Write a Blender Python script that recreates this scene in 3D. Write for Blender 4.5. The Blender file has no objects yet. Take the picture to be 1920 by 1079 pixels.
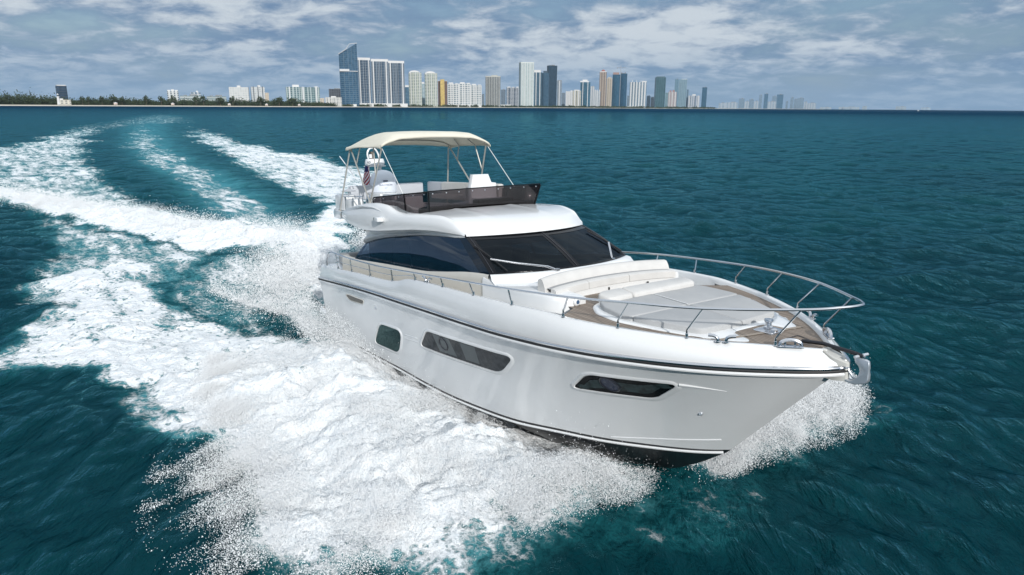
import bpy, bmesh, math, random
import numpy as np
from mathutils import Matrix, Vector

random.seed(7)
RNG = np.random.default_rng(11)
rad = math.radians
scene = bpy.context.scene
COL = scene.collection

# ------------------------------------------------------------------ camera
cam_data = bpy.data.cameras.new("camera")
cam_data.sensor_width = 36.0
cam_data.lens = 24.92
cam_data.clip_start = 0.5
cam_data.clip_end = 40000.0
camera = bpy.data.objects.new("camera", cam_data)
COL.objects.link(camera)
camera.matrix_world = Matrix.Translation((0, 0, 6.9)) @ Matrix.Rotation(rad(90 - 14.329), 4, 'X') @ Matrix.Rotation(rad(0.424), 4, 'Z')
scene.camera = camera

# ------------------------------------------------------------------ world: sky with broken cloud
SUN_AZ, SUN_EL = 160.0, 23.5          # degrees clockwise from the view axis, degrees up
SKY_STRENGTH = 0.10
world = bpy.data.worlds.new("World")
scene.world = world
world.use_nodes = True
wt = world.node_tree
wt.nodes.clear()


def wn(kind, **kw):
    n = wt.nodes.new(kind)
    for k, v in kw.items():
        setattr(n, k, v)
    return n


w_out = wn("ShaderNodeOutputWorld")
w_bg = wn("ShaderNodeBackground")
w_bg.inputs[1].default_value = SKY_STRENGTH
w_sky = wn("ShaderNodeTexSky", sky_type='NISHITA', sun_disc=False)
w_sky.sun_elevation = rad(SUN_EL)
w_sky.sun_rotation = rad(SUN_AZ)
w_sky.air_density = 1.2
w_sky.dust_density = 0.6
w_sky.ozone_density = 2.0
w_co = wn("ShaderNodeTexCoord")
w_sep = wn("ShaderNodeSeparateXYZ")
wt.links.new(w_co.outputs["Generated"], w_sep.inputs[0])


def wmath(op, a, b=None, c=None, clamp=False):
    n = wn("ShaderNodeMath", operation=op, use_clamp=clamp)
    for i, v in enumerate((a, b, c)):
        if v is None:
            continue
        if isinstance(v, (int, float)):
            n.inputs[i].default_value = v
        else:
            wt.links.new(v, n.inputs[i])
    return n.outputs[0]


# the cloud deck: look direction projected on a plane overhead
w_den = wmath('ADD', wmath('MAXIMUM', w_sep.outputs[2], 0.0), 0.22)
w_px = wmath('DIVIDE', w_sep.outputs[0], w_den)
w_py = wmath('DIVIDE', w_sep.outputs[1], w_den)
w_comb = wn("ShaderNodeCombineXYZ")
wt.links.new(w_px, w_comb.inputs[0])
wt.links.new(w_py, w_comb.inputs[1])


def wnoise(scale, detail, rough, off, dist=0.0):
    m = wn("ShaderNodeMapping")
    m.inputs["Location"].default_value = off
    wt.links.new(w_comb.outputs[0], m.inputs[0])
    n = wn("ShaderNodeTexNoise")
    n.inputs["Scale"].default_value = scale
    n.inputs["Detail"].default_value = detail
    n.inputs["Roughness"].default_value = rough
    n.inputs["Distortion"].default_value = dist
    wt.links.new(m.outputs[0], n.inputs["Vector"])
    return n.outputs[0]


def wramp(val, lo, hi):
    n = wn("ShaderNodeMapRange", interpolation_type='SMOOTHSTEP')
    n.inputs[1].default_value = lo
    n.inputs[2].default_value = hi
    wt.links.new(val, n.inputs[0])
    return n.outputs[0]


def wmix(fac, a, b):
    n = wn("ShaderNodeMix", data_type='RGBA')
    if isinstance(fac, (int, float)):
        n.inputs[0].default_value = fac
    else:
        wt.links.new(fac, n.inputs[0])
    for i, v in ((6, a), (7, b)):
        if isinstance(v, tuple):
            n.inputs[i].default_value = v
        else:
            wt.links.new(v, n.inputs[i])
    return n.outputs[2]


big = wnoise(0.55, 4.0, 0.5, (3.1, 1.7, 0.0))
mid = wnoise(1.35, 9.0, 0.56, (7.3, 2.2, 4.0), 0.25)
fine = wnoise(5.5, 6.0, 0.6, (1.0, 9.0, 2.0), 0.3)
cover = wmath('ADD', wmath('MULTIPLY', big, 0.55), wmath('ADD', wmath('MULTIPLY', mid, 0.5), wmath('MULTIPLY', fine, 0.16)))
mask = wramp(cover, 0.44, 0.62)
shade = wmath('ADD', wmath('MULTIPLY', mid, 0.55), wmath('ADD', wmath('MULTIPLY', big, 0.25), wmath('MULTIPLY', fine, 0.58)))
bright = wramp(shade, 0.60, 0.81)
# colours are divided by the background strength
dark_c = (1.65, 2.7, 4.3, 1)
light_c = (6.0, 6.7, 7.4, 1)
cloud_c = wmix(bright, dark_c, light_c)
clear_c = wmix(0.55, w_sky.outputs[0], (1.2, 2.5, 4.5, 1))
sky_c = wmix(mask, clear_c, cloud_c)
# thin grey-blue air low over the horizon
low = wramp(w_sep.outputs[2], 0.10, 0.0)
sky_c = wmix(wmath('MULTIPLY', low, 0.80), sky_c, (2.1, 3.5, 5.3, 1))
# unseen overcast overhead is brightened past its rim to add fill light
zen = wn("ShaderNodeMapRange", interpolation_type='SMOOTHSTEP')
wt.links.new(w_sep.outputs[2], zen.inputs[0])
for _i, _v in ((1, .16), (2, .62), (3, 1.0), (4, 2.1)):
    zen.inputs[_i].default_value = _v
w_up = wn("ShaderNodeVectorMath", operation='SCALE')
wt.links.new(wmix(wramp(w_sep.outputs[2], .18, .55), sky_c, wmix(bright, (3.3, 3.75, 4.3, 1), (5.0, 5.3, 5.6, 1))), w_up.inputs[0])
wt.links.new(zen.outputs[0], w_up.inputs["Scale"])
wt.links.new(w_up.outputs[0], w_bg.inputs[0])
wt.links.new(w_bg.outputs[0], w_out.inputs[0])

# ------------------------------------------------------------------ sun
sun_data = bpy.data.lights.new("sun", 'SUN')
sun_data.energy = 3.7
sun_data.angle = rad(0.5)
sun_data.color = (1.0, 0.972, 0.935)
sun = bpy.data.objects.new("sun", sun_data)
COL.objects.link(sun)
sdir = Vector((math.sin(rad(SUN_AZ)) * math.cos(rad(SUN_EL)), math.cos(rad(SUN_AZ)) * math.cos(rad(SUN_EL)), math.sin(rad(SUN_EL))))
sun.rotation_euler = sdir.to_track_quat('Z', 'Y').to_euler()
sun.location = (60, -100, 90)

scene.view_settings.view_transform = 'Standard'
scene.view_settings.look = 'None'
scene.view_settings.exposure = -0.03
scene.view_settings.gamma = 1.0
scene.view_settings.use_curve_mapping = False
scene.render.engine = 'CYCLES'
scene.cycles.max_bounces = 9
scene.cycles.diffuse_bounces = 7
scene.cycles.glossy_bounces = 3
scene.cycles.transmission_bounces = 4
scene.cycles.transparent_max_bounces = 12
scene.cycles.volume_bounces = 0
scene.cycles.sample_clamp_direct = 10.0
scene.cycles.caustics_reflective = False
scene.cycles.caustics_refractive = False
scene.cycles.sample_clamp_indirect = 6.0

# ------------------------------------------------------------------ helpers
def sm(x, pts):
    """monotone cubic through (x, y) pairs"""
    p = np.array(pts, float)
    X, Y = p[:, 0], p[:, 1]
    x = np.clip(np.asarray(x, float), X[0], X[-1])
    h = np.diff(X)
    d = np.diff(Y) / h
    m = np.zeros(len(X))
    m[0], m[-1] = d[0], d[-1]
    for i in range(1, len(X) - 1):
        if d[i - 1] * d[i] > 0:
            w1, w2 = 2 * h[i] + h[i - 1], h[i] + 2 * h[i - 1]
            m[i] = (w1 + w2) / (w1 / d[i - 1] + w2 / d[i])
    i = np.clip(np.searchsorted(X, x) - 1, 0, len(h) - 1)
    t = (x - X[i]) / h[i]
    return ((1 + 2 * t) * (1 - t) ** 2 * Y[i] + t * (1 - t) ** 2 * h[i] * m[i] + t * t * (3 - 2 * t) * Y[i + 1] + t * t * (t - 1) * h[i] * m[i + 1])


def tag(o, label=None, cat=None, group=None, kind=None):
    if label:
        o["label"] = label
    if cat:
        o["category"] = cat
    if group:
        o["group"] = group
    if kind:
        o["kind"] = kind
    return o


def empty(name, loc=(0, 0, 0), rot=(0, 0, 0)):
    o = bpy.data.objects.new(name, None)
    o.empty_display_size = 0.5
    o.location = loc
    o.rotation_euler = rot
    COL.objects.link(o)
    return o


class MB:
    """collects shapes, then links them as one mesh object"""

    def __init__(self):
        self.v, self.f, self.m, self.n = [], [], [], 0

    def add(self, verts, faces, mi=0):
        verts = np.asarray(verts, float).reshape(-1, 3)
        k = self.n
        self.v.append(verts)
        for f in faces:
            self.f.append([k + i for i in f])
            self.m.append(mi)
        self.n += len(verts)
        return self

    def grid(self, P, mi=0, close_u=False, close_v=False, flip=False):
        P = np.asarray(P, float)
        nu, nv = P.shape[:2]
        F = []
        for i in range(nu if close_u else nu - 1):
            for j in range(nv if close_v else nv - 1):
                a, b = i * nv + j, i * nv + (j + 1) % nv
                c, d = ((i + 1) % nu) * nv + (j + 1) % nv, ((i + 1) % nu) * nv + j
                F.append((a, d, c, b) if flip else (a, b, c, d))
        return self.add(P.reshape(-1, 3), F, mi)

    def tube(self, pts, r, n=8, mi=0, closed=False, caps=True):
        pts = np.asarray(pts, float)
        k = len(pts)
        rr = np.full(k, r) if np.isscalar(r) else np.asarray(r)
        if closed:
            T = np.roll(pts, -1, 0) - np.roll(pts, 1, 0)
        else:
            T = np.gradient(pts, axis=0)
        T /= np.linalg.norm(T, axis=1)[:, None] + 1e-12
        up = np.array([0, 0, 1.0]) if abs(T[0][2]) < 0.9 else np.array([0, 1.0, 0])
        N = np.cross(T[0], up)
        N /= np.linalg.norm(N)
        rings = []
        a = np.linspace(0, 2 * math.pi, n, endpoint=False)
        for i in range(k):
            N = N - T[i] * (N @ T[i])
            N /= np.linalg.norm(N) + 1e-12
            B = np.cross(T[i], N)
            rings.append(pts[i] + rr[i] * (np.cos(a)[:, None] * N + np.sin(a)[:, None] * B))
        base = self.n
        self.grid(rings, mi, close_u=closed, close_v=True)
        if caps and not closed:
            self.f.append([base + i for i in range(n)][::-1]); self.m.append(mi)
            self.f.append([base + (k - 1) * n + i for i in range(n)]); self.m.append(mi)
        return self

    def lathe(self, prof, c=(0, 0, 0), n=24, mi=0, axis='Z'):
        a = np.linspace(0, 2 * math.pi, n, endpoint=False)
        P = []
        for r, z in prof:
            x, y, zz = r * np.cos(a), r * np.sin(a), np.full(n, z)
            q = np.stack([x, y, zz], 1) if axis == 'Z' else (np.stack([zz, x, y], 1) if axis == 'X' else np.stack([y, zz, x], 1))
            P.append(q + np.array(c))
        return self.grid(P, mi, close_v=True, flip=True)

    def bm(self, bm, mi=0):
        bm.verts.ensure_lookup_table()
        bm.verts.index_update()
        self.add([v.co[:] for v in bm.verts], [[v.index for v in f.verts] for f in bm.faces], mi)
        bm.free()
        return self

    def box(self, c, s, bevel=0.0, seg=2, mi=0, rot=None):
        b = bmesh.new()
        bmesh.ops.create_cube(b, size=1.0)
        for v in b.verts:
            v.co = Vector((v.co[0] * s[0], v.co[1] * s[1], v.co[2] * s[2]))
        if bevel > 0:
            bmesh.ops.bevel(b, geom=list(b.edges), offset=bevel, segments=seg, profile=0.6, affect='EDGES')
        M = Matrix.Translation(c)
        if rot:
            from mathutils import Euler
            M = M @ Euler(rot).to_matrix().to_4x4()
        bmesh.ops.transform(b, matrix=M, verts=b.verts)
        return self.bm(b, mi)

    def prism(self, poly, z0, z1, bevel=0.0, seg=3, mi=0, fn=None, bottom=False):
        """plan outline raised from z0 to z1 (top edge rounded); fn maps every vertex"""
        b = bmesh.new()
        vs = [b.verts.new((x, y, z0)) for x, y in poly]
        f = b.faces.new(vs)
        f.normal_update()
        if f.normal.z > 0:
            f.normal_flip()
        r = bmesh.ops.extrude_face_region(b, geom=[f])
        top = [e for e in r['geom'] if isinstance(e, bmesh.types.BMVert)]
        for v in top:
            v.co.z = z1
        if bevel > 0:
            ts = set(top)
            ed = [e for e in b.edges if e.verts[0] in ts and e.verts[1] in ts]
            if bottom:
                ed += [e for e in b.edges if e.verts[0] not in ts and e.verts[1] not in ts]
            bmesh.ops.bevel(b, geom=ed, offset=bevel, segments=seg, profile=0.5, affect='EDGES')
        bmesh.ops.recalc_face_normals(b, faces=b.faces)
        if fn:
            for v in b.verts:
                v.co = Vector(fn(*v.co))
        return self.bm(b, mi)

    def build(self, name, mats, parent=None, smooth=True, angle=35.0, label=None, weld=True):
        me = bpy.data.meshes.new(name)
        v = np.concatenate(self.v) if self.v else np.zeros((0, 3))
        me.from_pydata(v.tolist(), [], self.f)
        if not isinstance(mats, (list, tuple)):
            mats = [mats]
        for m in mats:
            me.materials.append(m)
        me.polygons.foreach_set("material_index", np.array(self.m, np.int32))
        me.polygons.foreach_set("use_smooth", np.full(len(self.f), smooth))
        me.update()
        if weld:
            b = bmesh.new()
            b.from_mesh(me)
            bmesh.ops.remove_doubles(b, verts=b.verts, dist=2e-4)
            b.to_mesh(me)
            b.free()
        if smooth:
            me.set_sharp_from_angle(angle=rad(angle))
        o = bpy.data.objects.new(name, me)
        COL.objects.link(o)
        if parent:
            o.parent = parent
        if label:
            o["label"] = label
        return o


def fast_mesh(name, verts, faces, mats, smooth=True):
    """numpy arrays straight into a mesh; faces all with the same corner count"""
    verts = np.ascontiguousarray(verts, np.float32)
    faces = np.ascontiguousarray(faces, np.int32)
    me = bpy.data.meshes.new(name)
    nf, k = faces.shape
    me.vertices.add(len(verts))
    me.vertices.foreach_set("co", verts.ravel())
    me.loops.add(nf * k)
    me.loops.foreach_set("vertex_index", faces.ravel())
    me.polygons.add(nf)
    me.polygons.foreach_set("loop_start", np.arange(0, nf * k, k, dtype=np.int32))
    me.polygons.foreach_set("use_smooth", np.full(nf, smooth))
    me.update(calc_edges=True)
    for m in mats:
        me.materials.append(m)
    o = bpy.data.objects.new(name, me)
    COL.objects.link(o)
    return o


def attr(o, name, val):
    a = o.data.attributes.new(name, 'FLOAT', 'POINT')
    a.data.foreach_set("value", np.ascontiguousarray(val, np.float32))


def smooth_path(pts, n=8, closed=False):
    """Catmull-Rom through points"""
    P = np.asarray(pts, float)
    k = len(P)
    out = []
    rng = range(k if closed else k - 1)
    for i in rng:
        if closed:
            a, b, c, d = P[i - 1], P[i], P[(i + 1) % k], P[(i + 2) % k]
        else:
            a, b, c, d = P[max(i - 1, 0)], P[i], P[i + 1], P[min(i + 2, k - 1)]
        for t in np.linspace(0, 1, n, endpoint=False):
            out.append(0.5 * (2 * b + (c - a) * t + (2 * a - 5 * b + 4 * c - d) * t * t + (3 * b - a - 3 * c + d) * t ** 3))
    if not closed:
        out.append(P[-1])
    return np.array(out)


def round_poly(poly, r, n=5):
    """rounds the corners of a flat outline"""
    P = [np.array(p, float) for p in poly]
    out = []
    for i in range(len(P)):
        a, b, c = P[i - 1], P[i], P[(i + 1) % len(P)]
        rr = r[i] if isinstance(r, (list, tuple)) else r
        u, w = a - b, c - b
        lu, lw = np.linalg.norm(u), np.linalg.norm(w)
        d = min(rr, lu * 0.45, lw * 0.45)
        p0, p1 = b + u / lu * d, b + w / lw * d
        for t in np.linspace(0, 1, n):
            out.append((1 - t) ** 2 * p0 + 2 * t * (1 - t) * b + t * t * p1)
    return [tuple(p) for p in out]


# value / gradient noise on numpy arrays
_PERM = np.random.default_rng(5).permutation(256).astype(np.int64)
_PERM = np.concatenate([_PERM, _PERM])
_GA = np.random.default_rng(6).uniform(0, 2 * math.pi, 256)
_GX, _GY = np.cos(_GA), np.sin(_GA)


def pnoise(x, y):
    xi, yi = np.floor(x).astype(np.int64), np.floor(y).astype(np.int64)
    xf, yf = x - xi, y - yi
    u = xf * xf * xf * (xf * (xf * 6 - 15) + 10)
    v = yf * yf * yf * (yf * (yf * 6 - 15) + 10)

    def g(dx, dy):
        h = _PERM[_PERM[(xi + dx) & 255] + ((yi + dy) & 255)]
        return _GX[h] * (xf - dx) + _GY[h] * (yf - dy)

    a = g(0, 0) * (1 - u) + g(1, 0) * u
    b = g(0, 1) * (1 - u) + g(1, 1) * u
    return (a * (1 - v) + b * v) * 1.5


def fbm(x, y, oct=4, gain=0.5):
    s, a = 0.0, 1.0
    for i in range(oct):
        s = s + a * pnoise(x * 2 ** i + 17.3 * i, y * 2 ** i - 9.1 * i)
        a *= gain
    return s


# ------------------------------------------------------------------ materials
def mat(name, col, rough=0.5, metal=0.0, spec=0.5, coat=0.0, trans=0.0, ior=1.45):
    m = bpy.data.materials.new(name)
    m.use_nodes = True
    b = m.node_tree.nodes["Principled BSDF"]
    b.inputs["Base Color"].default_value = (*col, 1)
    b.inputs["Roughness"].default_value = rough
    b.inputs["Metallic"].default_value = metal
    b.inputs["Specular IOR Level"].default_value = spec
    b.inputs["Coat Weight"].default_value = coat
    b.inputs["Coat Roughness"].default_value = 0.04
    b.inputs["Transmission Weight"].default_value = trans
    b.inputs["IOR"].default_value = ior
    return m


class NT:
    """short node-tree writing for one material"""

    def __init__(self, m):
        self.t = m.node_tree
        self.b = self.t.nodes.get("Principled BSDF")

    def new(self, kind, **kw):
        n = self.t.nodes.new(kind)
        for k, v in kw.items():
            setattr(n, k, v)
        return n

    def link(self, a, b):
        self.t.links.new(a, b)

    def put(self, sock, v):
        if v is None:
            return
        if isinstance(v, (int, float, tuple)):
            sock.default_value = v
        else:
            self.link(v, sock)

    def math(self, op, a, b=None, c=None, clamp=False):
        n = self.new("ShaderNodeMath", operation=op, use_clamp=clamp)
        for i, v in enumerate((a, b, c)):
            self.put(n.inputs[i], v)
        return n.outputs[0]

    def ramp(self, v, lo, hi, a=0.0, b=1.0, smooth=True):
        n = self.new("ShaderNodeMapRange", interpolation_type='SMOOTHSTEP' if smooth else 'LINEAR')
        self.put(n.inputs[0], v)
        for i, q in ((1, lo), (2, hi), (3, a), (4, b)):
            self.put(n.inputs[i], q)
        return n.outputs[0]

    def mix(self, f, a, b):
        n = self.new("ShaderNodeMix", data_type='RGBA')
        self.put(n.inputs[0], f)
        self.put(n.inputs[6], a)
        self.put(n.inputs[7], b)
        return n.outputs[2]

    def noise(self, vec, scale, detail=4.0, rough=0.5, dist=0.0, dim='3D'):
        n = self.new("ShaderNodeTexNoise", noise_dimensions=dim)
        if vec is not None:
            self.link(vec, n.inputs["Vector"])
        n.inputs["Scale"].default_value = scale
        n.inputs["Detail"].default_value = detail
        n.inputs["Roughness"].default_value = rough
        n.inputs["Distortion"].default_value = dist
        return n.outputs[0]

    def bump(self, h, strength, dist, normal=None):
        n = self.new("ShaderNodeBump")
        n.inputs["Strength"].default_value = strength
        n.inputs["Distance"].default_value = dist
        self.link(h, n.inputs["Height"])
        if normal is not None:
            self.link(normal, n.inputs["Normal"])
        return n.outputs[0]

    def obj(self):
        return self.new("ShaderNodeTexCoord").outputs["Object"]


def worn(m, col, amount=0.06, scale=2.0, rough=(0.2, 0.35)):
    """slight unevenness of tone and gloss"""
    n = NT(m)
    v = n.noise(n.obj(), scale, 5.0, 0.6)
    lo = tuple(c * (1 - amount) for c in col) + (1,)
    hi = tuple(min(1, c * (1 + amount)) for c in col) + (1,)
    n.link(n.mix(n.ramp(v, 0.3, 0.7), lo, hi), n.b.inputs["Base Color"])
    n.link(n.ramp(v, 0.3, 0.7, rough[0], rough[1]), n.b.inputs["Roughness"])
    return m


GEL = worn(mat("white_gelcoat", (0.72, 0.73, 0.73), 0.22, coat=.6), (0.72, 0.73, 0.73), 0.02, 0.8, (0.16, 0.26))
CREAM = worn(mat("cream_gelcoat", (0.62, 0.59, 0.53), 0.35), (0.62, 0.59, 0.53), 0.03, 1.0, (0.3, 0.4))
BLACK = mat("black_antifouling", (0.012, 0.013, 0.015), 0.35)
BLACKG = mat("black_gloss_frame", (0.006, 0.007, 0.009), 0.12, spec=.15)
RUBBER = mat("black_rubber", (0.015, 0.015, 0.016), 0.6)
CHROME = mat("polished_steel", (0.62, 0.63, 0.65), 0.17, metal=1.0)
STEEL = mat("galvanised_steel", (0.62, 0.64, 0.67), 0.38, metal=.75)
CUSHION = worn(mat("sun_pad_vinyl", (0.39, 0.395, 0.395), 0.7), (0.39, 0.395, 0.395), 0.04, 3.0, (0.6, 0.75))
CUSHW = worn(mat("sofa_vinyl", (0.56, 0.55, 0.53), 0.65), (0.56, 0.55, 0.53), 0.04, 3.0, (0.55, 0.7))
CUSHG = worn(mat("grey_seat_vinyl", (0.30, 0.305, 0.31), 0.7), (0.30, 0.305, 0.31), 0.05, 3.0, (0.6, 0.75))
CANVAS = worn(mat("cream_canvas", (0.66, 0.63, 0.53), 0.85), (0.66, 0.63, 0.53), 0.05, 2.0, (0.8, 0.9))
DASH = mat("dark_dashboard", (0.022, 0.022, 0.024), 0.6)
TAN = mat("tan_leather", (0.05, 0.042, 0.034), 0.6)
GREYP = mat("grey_plastic", (0.42, 0.44, 0.47), 0.45)
DOMEW = worn(mat("radome_plastic", (0.66, 0.70, 0.76), 0.4), (0.66, 0.70, 0.76), 0.02, 2.0, (0.35, 0.45))
INK = mat("dark_lettering", (0.02, 0.03, 0.07), 0.5)
NAVGREEN = mat("green_lens", (0.0, 0.05, 0.02), 0.1)
for _m in (CANVAS,):
    n = NT(_m)
    n.b.inputs["Transmission Weight"].default_value = 0.0
    w = n.noise(n.obj(), 3.0, 3.0)
    n.link(n.bump(w, 0.25, 0.05), n.b.inputs["Normal"])


def teak_material():
    m = mat("weathered_teak", (0.2, 0.15, 0.11), 0.6)
    n = NT(m)
    sp = n.new("ShaderNodeSeparateXYZ")
    n.link(n.obj(), sp.inputs[0])
    w = n.math('FRACT', n.math('MULTIPLY', sp.outputs[1], 1 / 0.065))
    idx = n.math('FLOOR', n.math('MULTIPLY', sp.outputs[1], 1 / 0.065))
    caulk = n.math('LESS_THAN', w, 0.14)
    mp = n.new("ShaderNodeMapping")
    mp.inputs["Scale"].default_value = (1.2, 18, 1)
    n.link(n.obj(), mp.inputs[0])
    g = n.noise(mp.outputs[0], 3.0, 5.0, 0.6)
    pl = n.new("ShaderNodeTexWhiteNoise", noise_dimensions='1D')
    n.link(idx, pl.inputs["W"])
    tone = n.math('ADD', n.math('MULTIPLY', g, 0.6), n.math('MULTIPLY', pl.outputs[0], 0.4))
    wood = n.mix(tone, (0.13, 0.095, 0.07, 1), (0.33, 0.27, 0.215, 1))
    n.link(n.mix(caulk, wood, (0.025, 0.022, 0.02, 1)), n.b.inputs["Base Color"])
    return m


TEAK = teak_material()


def glass_material(name, tint, reflect=1.0, base=(0.004, 0.006, 0.008), see=0.35, ior=1.52):
    """dark tinted pane: partly see-through body under a mirror-smooth face"""
    m = bpy.data.materials.new(name)
    m.use_nodes = True
    n = NT(m)
    n.t.nodes.remove(n.b)
    out = n.t.nodes["Material Output"]
    tr = n.new("ShaderNodeBsdfTransparent")
    tr.inputs[0].default_value = (*tint, 1)
    df = n.new("ShaderNodeBsdfDiffuse")
    df.inputs[0].default_value = (*base, 1)
    gl = n.new("ShaderNodeBsdfGlossy")
    gl.inputs["Roughness"].default_value = 0.015
    gl.inputs[0].default_value = (*reflect, 1) if isinstance(reflect, tuple) else (reflect, reflect, reflect, 1)
    fr = n.new("ShaderNodeFresnel")
    gm = n.new("ShaderNodeNewGeometry")
    n.link(n.math('SUBTRACT', ior, n.math('MULTIPLY', gm.outputs["Backfacing"], ior - 1 / ior)), fr.inputs[0])
    body = n.new("ShaderNodeMixShader")
    body.inputs[0].default_value = see
    n.link(df.outputs[0], body.inputs[1])
    n.link(tr.outputs[0], body.inputs[2])
    mx = n.new("ShaderNodeMixShader")
    n.link(fr.outputs[0], mx.inputs[0])
    n.link(body.outputs[0], mx.inputs[1])
    n.link(gl.outputs[0], mx.inputs[2])
    n.link(mx.outputs[0], out.inputs[0])
    return m


GLASS_SIDE = glass_material("side_window_glass", (0.26, 0.36, 0.46), see=0.6, reflect=(.62, .72, .85), ior=1.95, base=(.006, .012, .022))
GLASS_FRONT = glass_material("windscreen_glass", (0.34, 0.40, 0.41), see=0.55, reflect=(.24, .28, .32))
GLASS_SMOKE = glass_material("smoked_acrylic", (0.15, 0.125, 0.135), base=(0.02, 0.016, 0.018), see=0.88)
GLASS_HULL = glass_material("hull_window_glass", (0.3, 0.35, 0.38), base=(0.003, 0.008, 0.009), see=0.1, reflect=(.35, .55, .55))

# ================================================================== the motor yacht
YACHT_LOC, YACHT_ROT = (-3.998, 22.201, -0.281), (-0.00637, -0.06936, -0.96005)
yacht = empty("motor_yacht", YACHT_LOC, YACHT_ROT)
tag(yacht, "white flybridge motor yacht with dark windows and cream bimini, racing bow first through spray", "yacht")

RAILB = [(0, 2.2), (2, 2.38), (5, 2.55), (8, 2.62), (10, 2.6), (11.5, 2.45), (12.5, 2.22), (13.5, 1.82), (14.3, 1.35), (15, .75), (15.4, .30), (15.56, 0.0)]
RAILZ = [(0, 2.06), (2.7, 2.255), (4.75, 2.36), (6.3, 2.40), (7.7, 2.43), (9, 2.44), (12.6, 2.47), (15.56, 2.49)]
CHINB = [(0, 2.05), (4, 2.12), (7, 2.08), (9, 1.9), (10.5, 1.55), (11.5, 1.2), (12.5, .72), (13.3, .22), (13.55, 0.0)]
CHINZ = [(0, .34), (4.7, .36), (6.5, .31), (8, .29), (9.6, .29), (10.85, .35), (11.6, .37), (12.4, .41), (13.1, .45), (13.55, .49)]
KEELZ = [(0, -.75), (6, -.95), (9, -.98), (11, -.78), (12.16, -.34), (12.93, .07), (13.55, .49)]
TOPZ = [(0, 2.44), (.9, 2.48), (3.3, 2.63), (5.6, 2.735), (6.1, 2.80), (6.6, 2.91), (7.2, 2.95), (8.5, 2.965), (11.2, 2.965), (11.9, 2.925), (12.86, 2.875), (13.84, 2.82), (14.83, 2.76), (15.3, 2.72)]
TOPIN = [(0, .06), (10, .09), (12, .10), (13, .15), (14, .20), (15, .26), (15.3, .26)]


def b_rail(x): return sm(x, RAILB)
def z_rail(x): return sm(x, RAILZ)
def b_chin(x): return sm(x, CHINB)
def z_chin(x): return sm(x, CHINZ)
def z_top(x): return sm(x, TOPZ)
def b_top(x): return np.maximum(b_rail(x) - sm(x, TOPIN), 0.0)


def xc_of(xr):
    return xr - 2.01 * np.clip((xr - 5) / 10.56, 0, 1) ** 1.5


def hull_pt(xr, u):
    """starboard half-breadth point between chine (u=0) and rub rail (u=1)"""
    xr = np.asarray(xr, float); u = np.asarray(u, float)
    xc = xc_of(xr)
    x = xc * (1 - u) + xr * u
    b = b_chin(xc) * (1 - u) + b_rail(xr) * u
    z = z_chin(xc) * (1 - u) + z_rail(xr) * u
    b = b - 0.10 * np.clip((xr - 8) / 5, 0, 1) * np.clip((15.3 - xr) / 1.5, 0, 1) * 4 * u * (1 - u)
    return x, np.maximum(b, 0), z


def hull_half(x, z):
    """half breadth of the topsides at (x, z)"""
    xr, u = np.asarray(x, float) + 0.0, np.full(np.shape(x), 0.5)
    for _ in range(40):
        xc = xc_of(xr)
        u = (z - z_chin(xc)) / (z_rail(xr) - z_chin(xc))
        xr = xr + (x - (xc * (1 - u) + xr * u))
    return hull_pt(xr, u)[1]


def mirror_grid(mb, P, mi=0, flip=False):
    P = np.asarray(P, float)
    mb.grid(P, mi, flip=flip)
    Q = P.copy(); Q[..., 1] *= -1
    mb.grid(Q, mi, flip=not flip)


# --- hull
XR = np.concatenate([np.linspace(0, 8, 33), np.linspace(8.2, 14, 36), np.linspace(14.1, 15.56, 22)])
UU = np.concatenate([[0, .034], np.linspace(.1, 1, 13)])
mb = MB()
side = np.array([np.stack([*(lambda p: (p[0], -p[1], p[2]))(hull_pt(xr, UU))], -1) for xr in XR])
mirror_grid(mb, side[:, :2], 1)
mirror_grid(mb, side[:, 1:], 0)
XCk = xc_of(XR)
bot = []
for w in np.linspace(0, 1, 5):
    zz = sm(XCk, KEELZ) * (1 - w) + z_chin(XCk) * w
    bot.append(np.stack([XCk, -b_chin(XCk) * w, zz], -1))
mirror_grid(mb, np.stack(bot, 1), 1)
ring = [tuple(p) for p in np.concatenate([np.stack(bot, 1)[0], side[0][1:]])]
tr = ring + [(x, -y, z) for x, y, z in ring[::-1]]
mb.add(tr, [list(range(len(tr)))], 0)
hull = mb.build("hull", [GEL, BLACK], yacht, angle=40)

# spray rail: the thin white stripe along the chine
for s in (-1, 1):
    mb = MB()
    x = np.linspace(0.1, 15.5, 90); xc = xc_of(x)
    mb.tube(np.stack([xc, s * (b_chin(xc) + .012), z_chin(xc)], -1), .026, 6)
    mb.build("spray_rail", GEL, hull)
# knuckle above the black band at the bow
for s in (-1, 1):
    mb = MB()
    xr = np.linspace(13.1, 15.2, 30)
    x, b, z = hull_pt(xr, np.linspace(.06, .175, 30))
    mb.tube(np.stack([x, s * (b - .012), z], -1), .022, 6)
    mb.build("bow_knuckle", GEL, hull)

# rub rail: steel top, black insert, white ledge
x = XR
for nm, m, dy, dz, r in (("rub_rail", CHROME, .030, .012, .030), ("rubber_strip", RUBBER, .034, -.034, .027), ("ledge", GEL, .020, -.085, .034)):
    mb = MB()
    one = np.stack([x + np.where(x > 15.3, dy * (x - 15.3) / .26, 0), -(b_rail(x) + np.where(x > 15.5, dy * .3, dy)), z_rail(x) + dz], -1)
    mb.tube(np.concatenate([one, (one * (1, -1, 1))[::-1]]), r, 8)
    if nm == "rub_rail":
        rub = mb.build(nm, m, hull)
    else:
        mb.build(nm, m, hull)

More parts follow.
